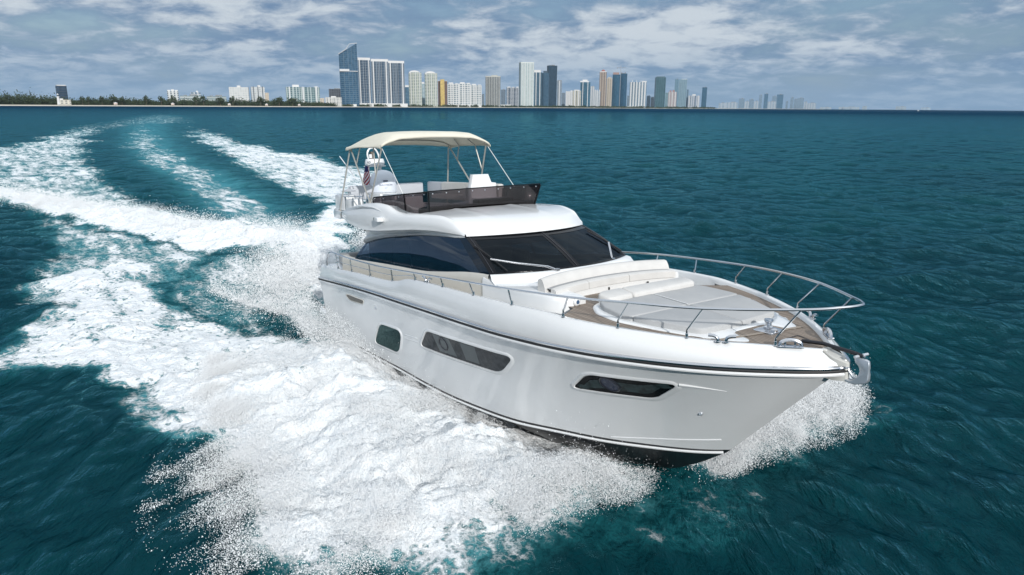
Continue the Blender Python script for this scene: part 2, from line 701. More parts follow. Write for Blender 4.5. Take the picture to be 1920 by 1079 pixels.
# --- bulwark
XB = np.concatenate([np.linspace(0, 5, 14), np.linspace(5.2, 7.4, 18), np.linspace(7.6, 14, 40), np.linspace(14.1, 15.3, 20)])
rows = []
xe = 15.56 / 15.3
for w, (du, dz) in enumerate(((0, 0), (.25, 0), (.55, 0), (.85, 0), (1, -.02), (1.0, 0))):
    xo = XB * xe * (1 - du) + XB * du
    yb = b_rail(XB * xe) * (1 - du) + b_top(XB) * du + .07 * 4 * du * (1 - du) * np.clip(XB / 14, 0, 1)
    zb = (z_rail(XB * xe) + .01) * (1 - du) + z_top(XB) * du + dz
    if w == 5:
        yb = yb - .025
        zb = zb + .012
    rows.append(np.stack([xo, -np.maximum(yb, 0), zb], -1))
rows.append(np.stack([XB, -np.maximum(b_top(XB) - .10, 0), z_top(XB) + .012], -1))
rows.append(np.stack([XB, -np.maximum(b_top(XB) - .125, 0), z_top(XB) - .01], -1))
lowz = np.where(XB < 11.3, 2.2, z_top(XB) - .10)
rows.append(np.stack([XB, -np.maximum(b_top(XB) - .15, 0), lowz], -1))
mb = MB()
mirror_grid(mb, np.stack(rows, 1), 0)
# stern quarter: closes the bulwark at the transom
for s in (-1, 1):
    q = [(r[0][0], s * -r[0][1] if s > 0 else r[0][1], r[0][2]) for r in rows]
    mb.add(q + [(0, s * 1.9, 2.0)], [list(range(len(q) + 1))], 0)
bulwark = mb.build("bulwark", GEL, yacht, angle=50)

# --- decks
mb = MB()
XD = np.linspace(0.05, 11.4, 40)
P = [[(a, t * (b_top(a) - .13), 2.22) for t in np.linspace(-1, 1, 9)] for a in XD]
mb.grid(P, 0, flip=True)
mb.build("side_deck", CREAM, yacht)
mb = MB()
XF = np.concatenate([np.linspace(10.5, 11.5, 8), np.linspace(11.52, 11.9, 8), np.linspace(12.0, 14.5, 22), np.linspace(14.6, 15.24, 12)])
half_t = lambda a: max(min(float(b_top(a)) - .13, 1.58 + max(0, a - 11.35) * 1.6), .01)
P = [[(a, t * half_t(a), float(z_top(a)) - .055) for t in np.linspace(-1, 1, 15)] for a in XF]
P = [[(a, t * half_t(a), float(z_top(a)) - .45) for t in np.linspace(-1, 1, 15)] for a in XF[:1]] + P
mb.grid(P, 0, flip=True)
mb.build("teak_foredeck", TEAK, yacht)
# pale border planks of the anchor locker hatch
mb = MB()
zt = lambda a: float(z_top(a)) - .049
for a, b2 in (((14.05, -.95), (14.35, .78)), ((14.62, .28), (14.98, .20)), ((14.62, -.28), (14.98, -.20)), ((14.60, -.30), (14.60, .30))):
    d = np.array(b2) - np.array(a); d = d / np.linalg.norm(d); nn = np.array([-d[1], d[0]]) * (.035 if a[0] < 14.5 else .012)
    c = [np.array(a) + nn, np.array(b2) + nn, np.array(b2) - nn, np.array(a) - nn]
    mb.add([(p[0], p[1], zt(p[0]) + .004) for p in c], [(0, 3, 2, 1)], 0 if a[0] < 14.5 else 1)
mb.build("hatch_border", [mat("pale_teak", (.30, .25, .20), .6), RUBBER], yacht)

# --- swim platform and transom
mb = MB()
mb.prism(round_poly([(-1.75, -1.75), (.1, -2.0), (.1, 2.0), (-1.75, 1.75)], .35), .62, .80, .05, bottom=True)
plat = mb.build("swim_platform", GEL, yacht)
mb = MB()
mb.prism(round_poly([(-1.66, -1.65), (.02, -1.88), (.02, 1.88), (-1.66, 1.65)], .3), .795, .812)
mb.build("teak_planking", TEAK, plat)
mb = MB()
mb.prism(round_poly([(-.38, -2.02), (1.1, -2.08), (1.1, 2.08), (-.38, 2.02)], .35), 1.0, 2.40, .14)
mb.build("transom_seat", GEL, yacht)
mb = MB()
mb.prism(round_poly([(-.2, -1.5), (.25, -1.55), (.25, 1.55), (-.2, 1.5)], .1), 2.38, 2.72, .08)
mb.build("aft_backrest", CUSHG, yacht)

# --- hull windows
def dense(poly, step=.12):
    out = []
    for i in range(len(poly)):
        a, b = np.array(poly[i]), np.array(poly[(i + 1) % len(poly)])
        k = max(1, int(np.linalg.norm(b - a) / step))
        out += [tuple(a + (b - a) * j / k) for j in range(k)]
    return out


def hull_panel(poly, off, s, n=7):
    """outline in (x, z) laid on the topsides: a filled patch, off metres proud"""
    P = np.array(dense(poly)); c = P.mean(0)
    V, F = [], []
    k = len(P)
    for i in range(n):
        q = c + (P - c) * (i + 1) / n
        V.append(q)
    V = np.concatenate([[c]] + V)
    for j in range(k):
        F.append((0, 1 + j, 1 + (j + 1) % k))
    for i in range(n - 1):
        for j in range(k):
            a, b = 1 + i * k + j, 1 + i * k + (j + 1) % k
            F.append((a, a + k, b + k, b))
    y = hull_half(V[:, 0], V[:, 1]) + off
    W = np.stack([V[:, 0], s * y, V[:, 1]], -1)
    if s > 0:
        F = [f[::-1] for f in F]
    # outward for starboard needs checking of winding: outline given counter-clockwise seen from starboard
    return W, F


def offset_poly(poly, d):
    P = np.array(poly); k = len(P); out = []
    area = sum(P[i][0] * P[(i + 1) % k][1] - P[(i + 1) % k][0] * P[i][1] for i in range(k))
    sg = 1 if area > 0 else -1
    for i in range(k):
        a, b, c = P[i - 1], P[i], P[(i + 1) % k]
        u, w = (b - a), (c - b)
        n1 = np.array([u[1], -u[0]]) / (np.linalg.norm(u) + 1e-9); n2 = np.array([w[1], -w[0]]) / (np.linalg.norm(w) + 1e-9)
        nn = n1 + n2; nn = nn / (np.linalg.norm(nn) + 1e-9)
        out.append(b + sg * nn * d / max(.5, nn @ n1))
    return [tuple(p) for p in out]


def hull_ring(mb, poly_in, poly_out, o_in, o_mid, o_out, s, mi=0):
    A, B = [], []
    for i in range(len(poly_in)):
        a0, a1 = np.array(poly_in[i]), np.array(poly_in[(i + 1) % len(poly_in)])
        b0, b1 = np.array(poly_out[i]), np.array(poly_out[(i + 1) % len(poly_in)])
        k = max(1, int(np.linalg.norm(a1 - a0) / .12))
        for j in range(k):
            A.append(a0 + (a1 - a0) * j / k); B.append(b0 + (b1 - b0) * j / k)
    A, B = np.array(A), np.array(B)
    R = []
    for w, o in ((0, o_in), (.12, o_mid), (.5, o_mid), (1, o_out)):
        q = A * (1 - w) + B * w
        R.append(np.stack([q[:, 0], s * (hull_half(q[:, 0], q[:, 1]) + o), q[:, 1]], -1))
    mb.grid(np.array(R), mi, close_v=True, flip=(s > 0))


W_AFT = round_poly([(3.90, .83), (4.62, 1.50), (5.95, 1.555), (5.40, .865)], [.22, .3, .3, .3], 7)
W_MID = round_poly([(6.84, 1.40), (7.38, 1.862), (10.48, 1.93), (9.86, 1.455)], [.16, .16, .2, .25], 7)
W_BOW = round_poly([(11.64, 1.555), (12.12, 1.935), (13.60, 2.0), (13.08, 1.625)], [.12, .18, .12, .14], 7)
FROST = worn(mat("grey_blind_glass", (.05, .055, .06), .14, spec=.12), (.045, .05, .055), .35, 9.0, (.10, .22))
BOWBLK = mat("bow_window_black", (.003, .004, .005), .15, spec=.1)
for s in (-1, 1):
    for nm, poly, bezel in (("aft", W_AFT, .0), ("mid", W_MID, .0), ("bow", W_BOW, .075)):
        mb = MB()
        hull_ring(mb, poly, offset_poly(poly, .085), -.010, .026, -.006, s)
        if bezel:
            # the moulded wedge under and ahead of the bow window
            low = [(11.35, 1.50), (11.9, 1.50), (13.1, 1.535), (13.7, 1.80), (14.15, 1.96), (13.6, 2.02), (13.68, 1.96), (13.14, 1.60), (11.62, 1.56)]
            W, F = hull_panel(round_poly(low, .05, 3), .012, s, 3)
        fr = mb.build("hull_window", GEL, yacht)
        if s < 0:
            fr["label"] = {"aft": "dark square hull window nearest the stern", "mid": "long grey hull window amidships", "bow": "black framed hull window near the bow"}[nm]
        mb = MB()
        W, F = hull_panel(poly, .006, s)
        mb.add(W, F)
        mb.build("glass_pane", GLASS_HULL if nm == "aft" else (FROST if nm == "mid" else BOWBLK), fr, smooth=False)
        if nm == "bow":
            mb = MB()
            W, F = hull_panel(offset_poly(poly, -.085), .010, s)
            mb.add(W, F)
            mb.build("inner_pane", worn(mat("rainy_glass", (.016, .03, .032), .08, spec=.15), (.022, .036, .038), .5, 7.0, (.05, .2)), fr, smooth=False)
        if nm != "aft":
            # opening round port light
            cx, cz = (8.02, 1.69) if nm == "mid" else (12.46, 1.80)
            r0 = .15
            a = np.linspace(0, 2 * math.pi, 22, endpoint=False)
            xx, zz = cx + r0 * np.cos(a), cz + r0 * .93 * np.sin(a)
            mb = MB()
            mb.tube(np.stack([xx, s * (hull_half(xx, zz) + .012), zz], -1), .017, 6, closed=True)
            if nm == "bow":
                W, F = hull_panel([(cx + r0 * .9 * math.cos(t), cz + r0 * .85 * math.sin(t)) for t in a], .014, s, 2)
                mb.add(W, F, 1)
            mb.build("port_light", [mat("dark_ring", (.02, .022, .03), .3), mat("blue_glass", (.01, .02, .05), .05)], fr)
        if nm == "mid":
            # two pale blinds behind the long pane
            for q in ([(7.75, 1.47), (7.62, 1.845), (8.31, 1.865), (8.44, 1.485)], [(8.76, 1.49), (8.73, 1.87), (9.27, 1.88), (9.23, 1.495)]):
                W, F = hull_panel(q, .009, s, 3)
                mb = MB(); mb.add(W, F)
                mb.build("blind", mat("pale_blind", (.105, .12, .125), .25, spec=.15), fr, smooth=False)

# wedge moulding, slots and small fittings on the topsides
for s in (-1, 1):
    mb = MB()
    x = np.linspace(13.62, 14.2, 14)
    z = 2.01 - .05 * ((x - 13.62) / .58) ** 2
    mb.tube(np.stack([x, s * (hull_half(x, z) + .0), z], -1), np.linspace(.028, .004, 14), 6)
    mb.build("window_moulding", GEL, hull)
    mb = MB()
    for zz in (1.50, 1.40):
        x = np.linspace(6.02, 6.72, 8)
        z = np.full(8, zz) + .06 * (x - 6.02)
        mb.tube(np.stack([x, s * (hull_half(x, z) - .004), z], -1), .014, 6)
        mb.build("window_moulding", GEL, hull)
        mb = MB()
    slot = round_poly([(2.45, 1.90), (2.62, 1.945), (3.84, 1.975), (3.72, 1.87), (2.72, 1.81)], .04, 4)
    hull_ring(mb, slot, offset_poly(slot, .03), -.012, .010, -.002, s)
    v = mb.build("air_vent", CREAM, yacht)
    W, F = hull_panel(slot, .003, s, 3)
    mb = MB(); mb.add(W, F)
    mb.build("vent_shade", mat("vent_shadow", (.16, .15, .13), .6), v, smooth=False)  # flat patch in darkened cream, coloured as the shade inside the vent
    for cx, cz in ((13.62, 1.41), (2.0, 1.98), (4.62, 1.92)):
        mb = MB()
        mb.lathe([(0, .02), (.03, .018), (.042, .004), (.042, -.01)], (0, 0, 0), 12, axis='Y')
        p = mb.v[-1]
        p[:, 1] *= s
        p += np.array([cx, s * float(hull_half(np.array([cx]), np.array([cz]))[0]), cz])
        mb.build("drain_fitting", STEEL, hull)

# --- cabin trunk below the glass, foredeck moulding
mb = MB()
TR = [(2.3, 2.83), (4.4, 2.925), (6.2, 2.99), (7.2, 3.09), (8.3, 3.215), (9.06, 3.262)]
xs = np.linspace(1.2, 9.06, 40)
zt_ = sm(xs, TR)
ycab = sm(xs, [(1.2, 1.88), (7, 1.90), (9.06, 1.885)])
rows = [np.stack([xs, -(ycab + .05), np.full(40, 2.2)], -1), np.stack([xs, -(ycab + .03), zt_ - .14], -1), np.stack([xs, -(ycab + .012), zt_ - .03], -1), np.stack([xs, -(ycab - .015), zt_ + .0], -1), np.stack([xs, -(ycab - .09), zt_ + .002], -1)]
mirror_grid(mb, np.stack(rows, 1), 0)
trunk = mb.build("cabin_trunk", CREAM, yacht)


def x_wb(y): return 9.60 - .51 * (np.abs(y) / 1.88) ** 2.2      # windscreen foot
def x_wt(y): return 8.36 - .545 * (np.abs(y) / 1.66) ** 2.2     # windscreen head


mb = MB()
YY = np.linspace(-1, 1, 33)
rows = []
for k, (dx, w, z) in enumerate(((-.12, 1.84, 3.268), (0.02, 1.885, 3.262), (.10, 1.92, 3.235), (.16, 1.94, 3.16), (.34, 1.94, 3.05), (.9, 1.90, 3.02), (1.0, 1.90, 2.98), (1.02, 1.9, 2.2))):
    y = YY * w
    x = 9.60 - .51 * np.abs(YY) ** 2.2 + dx
    if k >= 5:
        x = np.full(33, 9.6 + dx) - .3 * np.abs(YY) ** 4
    rows.append(np.stack([x, y, np.full(33, z)], -1))
mb.grid(np.stack(rows, 0), 0)
# flanks joining the trunk to the lounge
for s in (-1, 1):
    xs2 = np.linspace(8.9, 11.25 if s < 0 else 10.7, 26)
    yo = sm(xs2, [(8.9, 1.94), (10.0, 1.93), (10.8, 1.84), (11.15, 1.66), (11.25, 1.50)])
    zz = sm(xs2, [(8.9, 3.20), (9.6, 3.10), (10.3, 3.10), (11.0, 3.07), (11.25, 3.04)])
    R = [np.stack([xs2, s * (yo + .02), np.full(26, 2.25)], -1), np.stack([xs2, s * yo, zz - .07], -1), np.stack([xs2, s * (yo - .02), zz - .015], -1), np.stack([xs2, s * (yo - .07), zz], -1), np.stack([xs2, s * np.minimum(1.2, yo - .1), zz - .004], -1), np.stack([np.minimum(xs2, 11.1), s * np.minimum(1.1, yo - .12), np.full(26, 2.4)], -1)]
    mb.grid(np.stack(R, 1), 0, flip=(s > 0))
    # end cap
    e = [r[-1] for r in R]
    mb.add(e, [list(range(len(e)))], 0)
mb.build("foredeck_moulding", GEL, yacht, angle=50)

# --- foredeck sofa
def sofa_sweep(sec, y0, y1, n=27, sag=0.0):
    P = []
    for y in np.linspace(y0, y1, n):
        a = abs(y) / 1.68
        row = []
        for dx, z in sec:
            x = 10.24 + .16 * a ** 2 + dx * (1 - .05 * a) + .25 * max(0, a - .8)
            row.append((x, y, z - .05 * a ** 2))
        P.append(row)
    return np.array(P)


mb = MB()
sec = [(-.02, 3.02), (-.05, 3.20), (-.03, 3.35), (.03, 3.385), (.10, 3.37), (.15, 3.30), (.19, 3.20), (.19, 3.05)]
P = sofa_sweep(sec, -1.66, 1.66)
mb.grid(P, 0)
for e in (P[0][::-1], P[-1]):
    mb.add(e, [list(range(len(e)))], 0)
back = mb.build("sofa_backrest", CUSHW, yacht, angle=50)
mb = MB()
sec = [(.16, 3.08), (.18, 3.20), (.30, 3.20)]
P = sofa_sweep(sec, -1.60, 1.60)
mb.grid(P, 1)
for y0, y1 in ((-1.58, -.66), (-.65, .42), (.43, 1.60)):
    sec = [(.30, 3.201), (.40, 3.205), (.455, 3.175), (.46, 3.05), (.30, 3.04)]
    P = sofa_sweep(sec, y0, y1, 15)
    mb.grid(P, 0)
    for e in (P[0][::-1], P[-1]):
        mb.add(e, [list(range(len(e)))], 0)
# the wrapped starboard and port arm cushions
mb.build("sofa_seat", [CUSHW, CUSHG], yacht, angle=50)
mb = MB()
sec = [(.26, 3.045), (.42, 3.045), (.40, 2.80)]
mb.grid(sofa_sweep(sec, -1.6, 1.6), 0)
for y in (-1.05, -.1, .9):
    mb.box((10.66 + .1 * abs(y), y, 2.97), (.04, .015, .05), 0, 1, 1)
mb.build("sofa_base", [GEL, RUBBER], yacht)
mb = MB()
mb.lathe([(.0, .03), (.05, .03), (.075, .012), (.08, 0)], (11.26, -1.42, 2.98), 18, axis='X')
mb.lathe([(.0, .034), (.035, .034), (.04, .03)], (11.26, -1.42, 2.98), 14, 1, axis='X')
mb.build("courtesy_speaker", [GEL, mat("speaker_blue", (.05, .09, .16), .4)], yacht)

# --- sun pad island
half = [(11.32, -.55), (11.34, -.95), (11.50, -1.28), (11.85, -1.50), (12.4, -1.56), (13.0, -1.40), (13.75, -1.10), (14.28, -.80), (14.42, -.60), (14.30, -.46), (13.92, -.40)]
isl = half + [(x, -y) for x, y in half[::-1]]
zs = lambda x: -.07 * (x - 11.6)
mb = MB()
mb.prism(round_poly(isl, .12, 4), 2.62, 2.93, .055, fn=lambda x, y, z: (x, y, z + (zs(x) if z > 2.8 else -.15)))
mb.build("sun_pad_base", GEL, yacht, angle=50)
mb = MB()
dr = [(11.34 + .03 * 0, -1.0)]
mb.tube(np.array([(x, y * 1.004, 2.80 + zs(x)) for x, y in half[2:8]]), .012, 6)
for x, y in ((12.9, -1.44), (13.72, -1.14), (13.85, -1.08)):
    mb.box((x, y, 2.82 + zs(x)), (.03, .03, .05), .005)
mb.build("base_trim", RUBBER, yacht)
cut = [(11.45, -.42), (11.55, -1.1), (11.85, -1.34), (12.4, -1.43), (13.0, -1.27), (13.66, -.99), (13.72, -.9)]
pads = [
    [(11.45, -.006), (11.47, -.95), (11.62, -1.2), (11.9, -1.36), (12.4, -1.43), (12.62, -1.38), (12.62, -.006)],
    [(12.632, -.006), (12.632, -1.375), (13.0, -1.27), (13.66, -.99), (13.74, -.90), (13.78, -.006)],
]
pads += [[(x, -y) for x, y in p[::-1]] for p in pads]
for p in pads:
    mb = MB()
    mb.prism(round_poly(p, .05, 3), 2.90, 3.02, .035, 3, fn=lambda x, y, z: (x, y, z + zs(x) + .012 * math.sin(x * 5) * math.cos(y * 4)))
    mb.build("sun_pad", CUSHION, yacht, angle=50)
mb = MB()
mb.tube([(11.6, .0, 3.024 + zs(11.6)), (12.6, .0, 3.024 + zs(12.6))], .008, 5)
mb.build("pad_piping", GEL, yacht)
# head cushions along the aft edge
for y0, y1 in ((-1.16, -.50), (-.49, 1.22)):
    mb = MB()
    p = [(11.40, y0), (11.40, y1), (11.74, y1 * .98), (11.78, y0 * .98)]
    if y0 < -1:
        p = [(11.52, y0), (11.42, y0 + .2), (11.40, y1), (11.78, y1), (11.80, y0 + .06)]
    b = MB()
    mb.prism(round_poly(p, .07, 4), 2.98, 3.15, .05, 3, fn=lambda x, y, z: (x, y, z - (.06 * max(0, x - 11.48) / .3 if z > 3.05 else 0)))
    mb.build("head_cushion", CUSHW, yacht, angle=50)

# --- windlass, cleats, anchor and pulpit
mb = MB()
mb.prism(round_poly([(13.98, -.05), (13.98, .38), (14.36, .30), (14.36, -.05)], .08), 2.68, zt(14.1) + .012, .008)
mb.lathe([(.07, 0), (.075, .03), (.05, .05), (.045, .09), (.075, .13), (.07, .155), (0, .16)], (14.12, .20, zt(14.1) + .01), 18)
mb.lathe([(.055, 0), (.06, .03), (.03, .05), (0, .052)], (14.30, .10, zt(14.1) + .01), 16)
mb.build("windlass", CHROME, yacht)


def fairlead(c, ang, name="cleat"):
    mb = MB()
    for k in (-1, 1):
        pts = smooth_path([(k * .06, 0, -.01), (k * .065, 0, .055), (k * .12, 0, .095), (k * .2, 0, .10)], 5)
        mb.tube(pts, .026, 8)
        mb.lathe([(.045, 0), (.045, .012), (.028, .02)], (k * .06, 0, 0), 12)
    o = mb.build(name, CHROME, yacht)
    o.location = c
    o.rotation_euler = (0, 0, ang)
    return o


def deck_edge(x, s, inn=.05):
    return (x, s * (float(b_top(x)) - inn), float(z_top(x)) + .012)


for s in (-1, 1):
    fairlead(deck_edge(14.28, s, -.0), s * -.62)
    fairlead(deck_edge(8.72 - 1.2, s, .06), s * .02)
for s in (-1, 1):
    # bow chock: a closed steel loop
    mb = MB()
    pts = smooth_path([(-.16, 0, 0), (-.13, 0, .07), (-.05, 0, .105), (.05, 0, .105), (.13, 0, .07), (.16, 0, 0)], 5)
    mb.tube(pts, .028, 8)
    mb.box((0, 0, .006), (.36, .10, .02), .008)
    for k in (-.07, .07):
        mb.tube([(k, .03, 0), (k, .03, .07)], .018, 8)
    o = mb.build("bow_chock", CHROME, yacht)
    o.location = deck_edge(14.98, s, .03)
    o.rotation_euler = (0, 0, s * -.75)

mb = MB()
pl = [(15.20, 0.0), (15.22, -.10), (15.44, -.13), (15.60, -.05), (15.62, 0), (15.60, .05), (15.44, .13), (15.22, .10)]
mb.prism(pl, 2.3, 2.745, .02, fn=lambda x, y, z: (x, y, z - (.02 + .34 * max(0, x - 15.2)) if z > 2.6 else z))
mb.build("stem_plate", mat("stem_plate_grey", (.50, .50, .47), .45), yacht)
mb = MB()
mb.tube([(14.86, .0, 2.745), (15.2, 0, 2.775), (15.70, .0, 2.735), (15.80, 0, 2.715)], .030, 8, 1)
mb.tube([(15.30, .035, 2.755), (15.82, .035, 2.705)], .014, 6)
mb.tube([(15.74, -.09, 2.705), (15.80, .14, 2.72)], .022, 8)
mb.tube([(15.55, .0, 2.60), (15.62, 0, 2.45), (15.70, 0, 2.36)], .02, 6)
anchor = mb.build("anchor", [STEEL, mat("dark_shank", (.05, .05, .055), .35, metal=.8)], yacht, label="polished plough anchor hanging under the bow roller")
mb = MB()
anch = smooth_path([(15.715, 2.682), (15.854, 2.676), (15.908, 2.650), (15.914, 2.52), (15.911, 2.366), (15.820, 2.316), (15.680, 2.290), (15.540, 2.318), (15.438, 2.362), (15.530, 2.352), (15.670, 2.338), (15.755, 2.410), (15.780, 2.490), (15.765, 2.560), (15.712, 2.608)], 3, closed=True)
b = MB()
b.prism([(p[0], p[1]) for p in anch], -.026, .026, .010, 2, bottom=True)
v = np.concatenate(b.v)
wide = 1 + 1.2 * np.clip((2.5 - v[:, 1]) / .2, 0, 1)
mb.add(np.stack([v[:, 0], v[:, 2] * wide, v[:, 1]], -1), [f[::-1] for f in b.f])
mb.build("fluke", STEEL, anchor)

# --- guard rail
RAIL = [(0.95, 2.30, 2.55), (1.02, 2.30, 2.83), (1.30, 2.30, 2.98), (1.9, 2.32, 2.99), (2.7, 2.36, 2.98), (4.3, 2.44, 3.01), (5.7, 2.49, 3.05), (7.0, 2.53, 3.12), (8.2, 2.55, 3.18), (9.43, 2.577, 3.243), (10.64, 2.497, 3.279), (12.07, 2.29, 3.317), (13.14, 1.948, 3.345), (14.19, 1.473, 3.356), (15.24, .648, 3.389), (15.62, .24, 3.425), (15.735, 0, 3.439)]
st = [(x, -y, z) for x, y, z in RAIL]
full = smooth_path(st + [(x, -y, z) for x, y, z in st[:-1][::-1]], 6)
mb = MB()
mb.tube(full, .021, 8)
guard = mb.build("guard_rail", CHROME, yacht)
RAILP = smooth_path(st, 20)


def rail_z(x):
    i = np.argmin(np.abs(RAILP[4:, 0] - x) + np.where(RAILP[4:, 2] < 2.9, 9, 0)) + 4
    return RAILP[i]


STAN = [(14.825, 15.244), (13.835, 14.186), (12.86, 13.14), (11.884, 12.067), (10.65, 10.64), (9.43, 9.43), (8.25, 8.25), (7.0, 7.0), (5.75, 5.75), (4.35, 4.35), (2.95, 2.95), (1.75, 1.75)]
for bx, tx in STAN:
    for s in (-1, 1):
        mb = MB()
        by = float(b_top(bx)) - .04
        bz = float(z_top(bx)) + .01
        t = rail_z(tx)
        top = np.array((t[0], s * abs(t[1]), t[2]))
        base = np.array((bx, s * by, bz))
        if bx > 11.5:
            pts = smooth_path([base, base + (0, 0, .10), base + (.012, 0, .14), base * .86 + top * .14 + (0, 0, .09), top], 4)
            pts = np.array([base, base + (0, 0, .11), base + (.01, 0, .135)] + [base + (.035, 0, .165)] + [top])
        else:
            pts = np.array([base, top])
        mb.tube(pts, .015, 8)
        mb.lathe([(.034, 0), (.034, .012), (.024, .018), (.023, .07), (.015, .075)], tuple(base), 12)
        mb.build("stanchion", CHROME, guard)
for s in (-1, 1):
    mb = MB()
    for dz in (.5,):
        pts = [(x, s * (float(b_top(x)) - .03), float(z_top(x)) + (rail_z(x)[2] - float(z_top(x))) * dz) for x in np.linspace(1.75, 7.0, 14)]
        mb.tube(pts, .007, 6)
    mb.build("lifeline", CHROME, guard)

# --- superstructure sides and flybridge wings
SX = [1.30, 1.55, 1.9, 2.4, 3.0, 3.5, 4.0, 4.5, 5.0, 5.5, 6.0, 6.6, 7.1, 7.5, 7.72, 7.81]
ZT = [(1.3, 4.13), (1.75, 4.19), (2.2, 4.27), (2.8, 4.38), (3.4, 4.46), (4.0, 4.49), (4.5, 4.46), (5.0, 4.335), (5.4, 4.30), (6, 4.32), (6.8, 4.325), (7.4, 4.23), (7.81, 3.955)]
YT = [(1.3, 1.86), (1.75, 1.97), (3.0, 1.98), (5, 1.90), (6, 1.84), (6.8, 1.77), (7.4, 1.71), (7.81, 1.64)]
ZM = [(1.3, 4.03), (1.75, 4.05), (2.8, 4.1), (4.5, 4.15), (6, 4.15), (6.8, 4.14), (7.4, 4.07), (7.81, 3.93)]
YM = [(1.3, 1.89), (1.75, 2.01), (2.3, 2.07), (3.5, 2.09), (5, 2.02), (6, 1.955), (6.8, 1.87), (7.4, 1.77), (7.81, 1.66)]
ZC = [(1.3, 3.98), (1.75, 3.94), (2.2, 3.86), (2.8, 3.80), (3.4, 3.765), (4, 3.79), (5.2, 3.885), (6, 3.945), (6.8, 3.97), (7.4, 3.95), (7.81, 3.91)]
YC = [(1.3, 1.84), (1.75, 1.98), (2.3, 2.06), (3.4, 2.08), (5, 2.0), (6, 1.93), (6.8, 1.85), (7.4, 1.76), (7.81, 1.66)]
GT = [(2.45, 3.29), (2.9, 3.40), (3.5, 3.51), (4.25, 3.61), (5.2, 3.72), (6.05, 3.79), (7.0, 3.835), (7.45, 3.85), (7.81, 3.885)]
sx = np.linspace(1.3, 7.81, 60)
zt2, yt2, zm2, ym2, zc2, yc2 = (sm(sx, q) for q in (ZT, YT, ZM, YM, ZC, YC))


def row(y, z): return np.stack([sx, -y, z], -1)


mb = MB()
crs = (zt2 + zm2) / 2
rows = [row(yt2 - .22, np.minimum(zt2 - .12, 4.25)), row(yt2 - .10, zt2 - .03), row(yt2 - .05, zt2 - .004), row(yt2, zt2 - .012), row(yt2 * .5 + ym2 * .5 + .010, crs + .012), row(ym2, zm2), row(ym2 * .35 + yc2 * .65 + .015, zm2 * .4 + zc2 * .6), row(yc2, zc2)]
mirror_grid(mb, np.stack(rows, 1), 0)
und = [row(yc2, zc2), row(yc2 - .03, zc2 - .012), row(np.maximum(yc2 - .5, 1.2), zc2 + .02)]
mirror_grid(mb, np.stack(und, 1)[:22], 0)
fly_side = mb.build("flybridge_coaming", GEL, yacht, angle=55)
# long crease along the wing
for s in (-1, 1):
    mb = MB()
    xs3 = np.linspace(1.95, 4.35, 20)
    z = sm(xs3, [(1.95, 4.20), (2.6, 4.31), (3.4, 4.385), (3.9, 4.38), (4.35, 4.30)])
    yy = [(float(sm(a, YT)) * .5 + float(sm(a, YM)) * .5 + .025) for a in xs3]
    mb.tube(np.stack([xs3, s * np.array(yy), z], -1), np.concatenate([np.linspace(.006, .04, 10), np.linspace(.04, .006, 10)]), 6)
    mb.build("wing_crease", GEL, fly_side)

# brow between the wing and the side glass, with the raked fin at its after end
bx = np.linspace(2.45, 7.81, 50)
gz = sm(bx, GT)
gy = sm(bx, [(2.45, 1.70), (5, 1.70), (7.0, 1.68), (7.81, 1.66)])
cz, cy = sm(bx, ZC), sm(bx, YC)
mb = MB()
fwd = np.clip((bx - 5.5) / 2.3, 0, 1)
shift = np.clip((4.0 - bx) / 1.5, 0, 1) * .55
rows = []
for w, dy, dz in ((0, -.06, 0), (.25, -.14, .0), (.55, -.13, 0), (.72, -.03, .0), (.80, .02, .01), (.97, .012, 0), (1, -.005, 0)):
    dep = np.maximum(cz - gz, .005)
    y = cy * (1 - w) + gy * w + dy * (1 - fwd)
    z = cz - dep * w + dz * (1 - fwd)
    rows.append(np.stack([bx + shift * (1 - w) * (1 - 1.0 * np.clip((bx - 2.45) / 1.5, 0, 1)), -y, z], -1))
mirror_grid(mb, np.stack(rows, 1), 0)
for s in (-1, 1):
    e = [(r[0][0], s * abs(r[0][1]), r[0][2]) for r in rows]
    e += [(p[0] + .05, s * (abs(p[1]) - .25), p[2]) for p in e[::-1]]
    mb.add(e, [list(range(len(e)))], 0)
mb.build("window_brow", GEL, yacht, angle=55)

# --- roof
mb = MB()
VV = np.concatenate([np.linspace(0, .7, 10), np.linspace(.76, .98, 8), [1.0]])
P = []
for v in VV:
    r = []
    xside = 6.0 + (7.81 - 6.0) * v
    ye = float(sm(xside, YT)) + .0
    for q in np.linspace(-1, 1, 41):
        y = q * ye
        xf = float(x_wt(min(abs(y), 1.66)))
        x = 6.0 + (xf - 6.0) * v
        zedge = float(sm(xside, ZT)) - .012
        zc = 4.36 - .10 * v - .30 * v ** 4.2
        rid = .022 * (math.exp(-((abs(y) - .80) / .09) ** 2)) * max(0, 1 - v * 1.25)
        z = zc * (1 - abs(q) ** 3) + zedge * abs(q) ** 3 + rid - .02 * (abs(y) < .8) * max(0, 1 - v * 1.4) * 0
        r.append((x, y, z))
    P.append(r)
mb.grid(P, 0)
# front lip turning down to the glass
last = np.array(P[-1])
L2 = last.copy(); L2[:, 0] += .012; L2[:, 2] -= .035
L3 = last.copy(); L3[:, 0] -= .03; L3[:, 2] -= .05
mb.grid([last, L2, L3], 0)
roof = mb.build("wheelhouse_roof", GEL, yacht, angle=60)

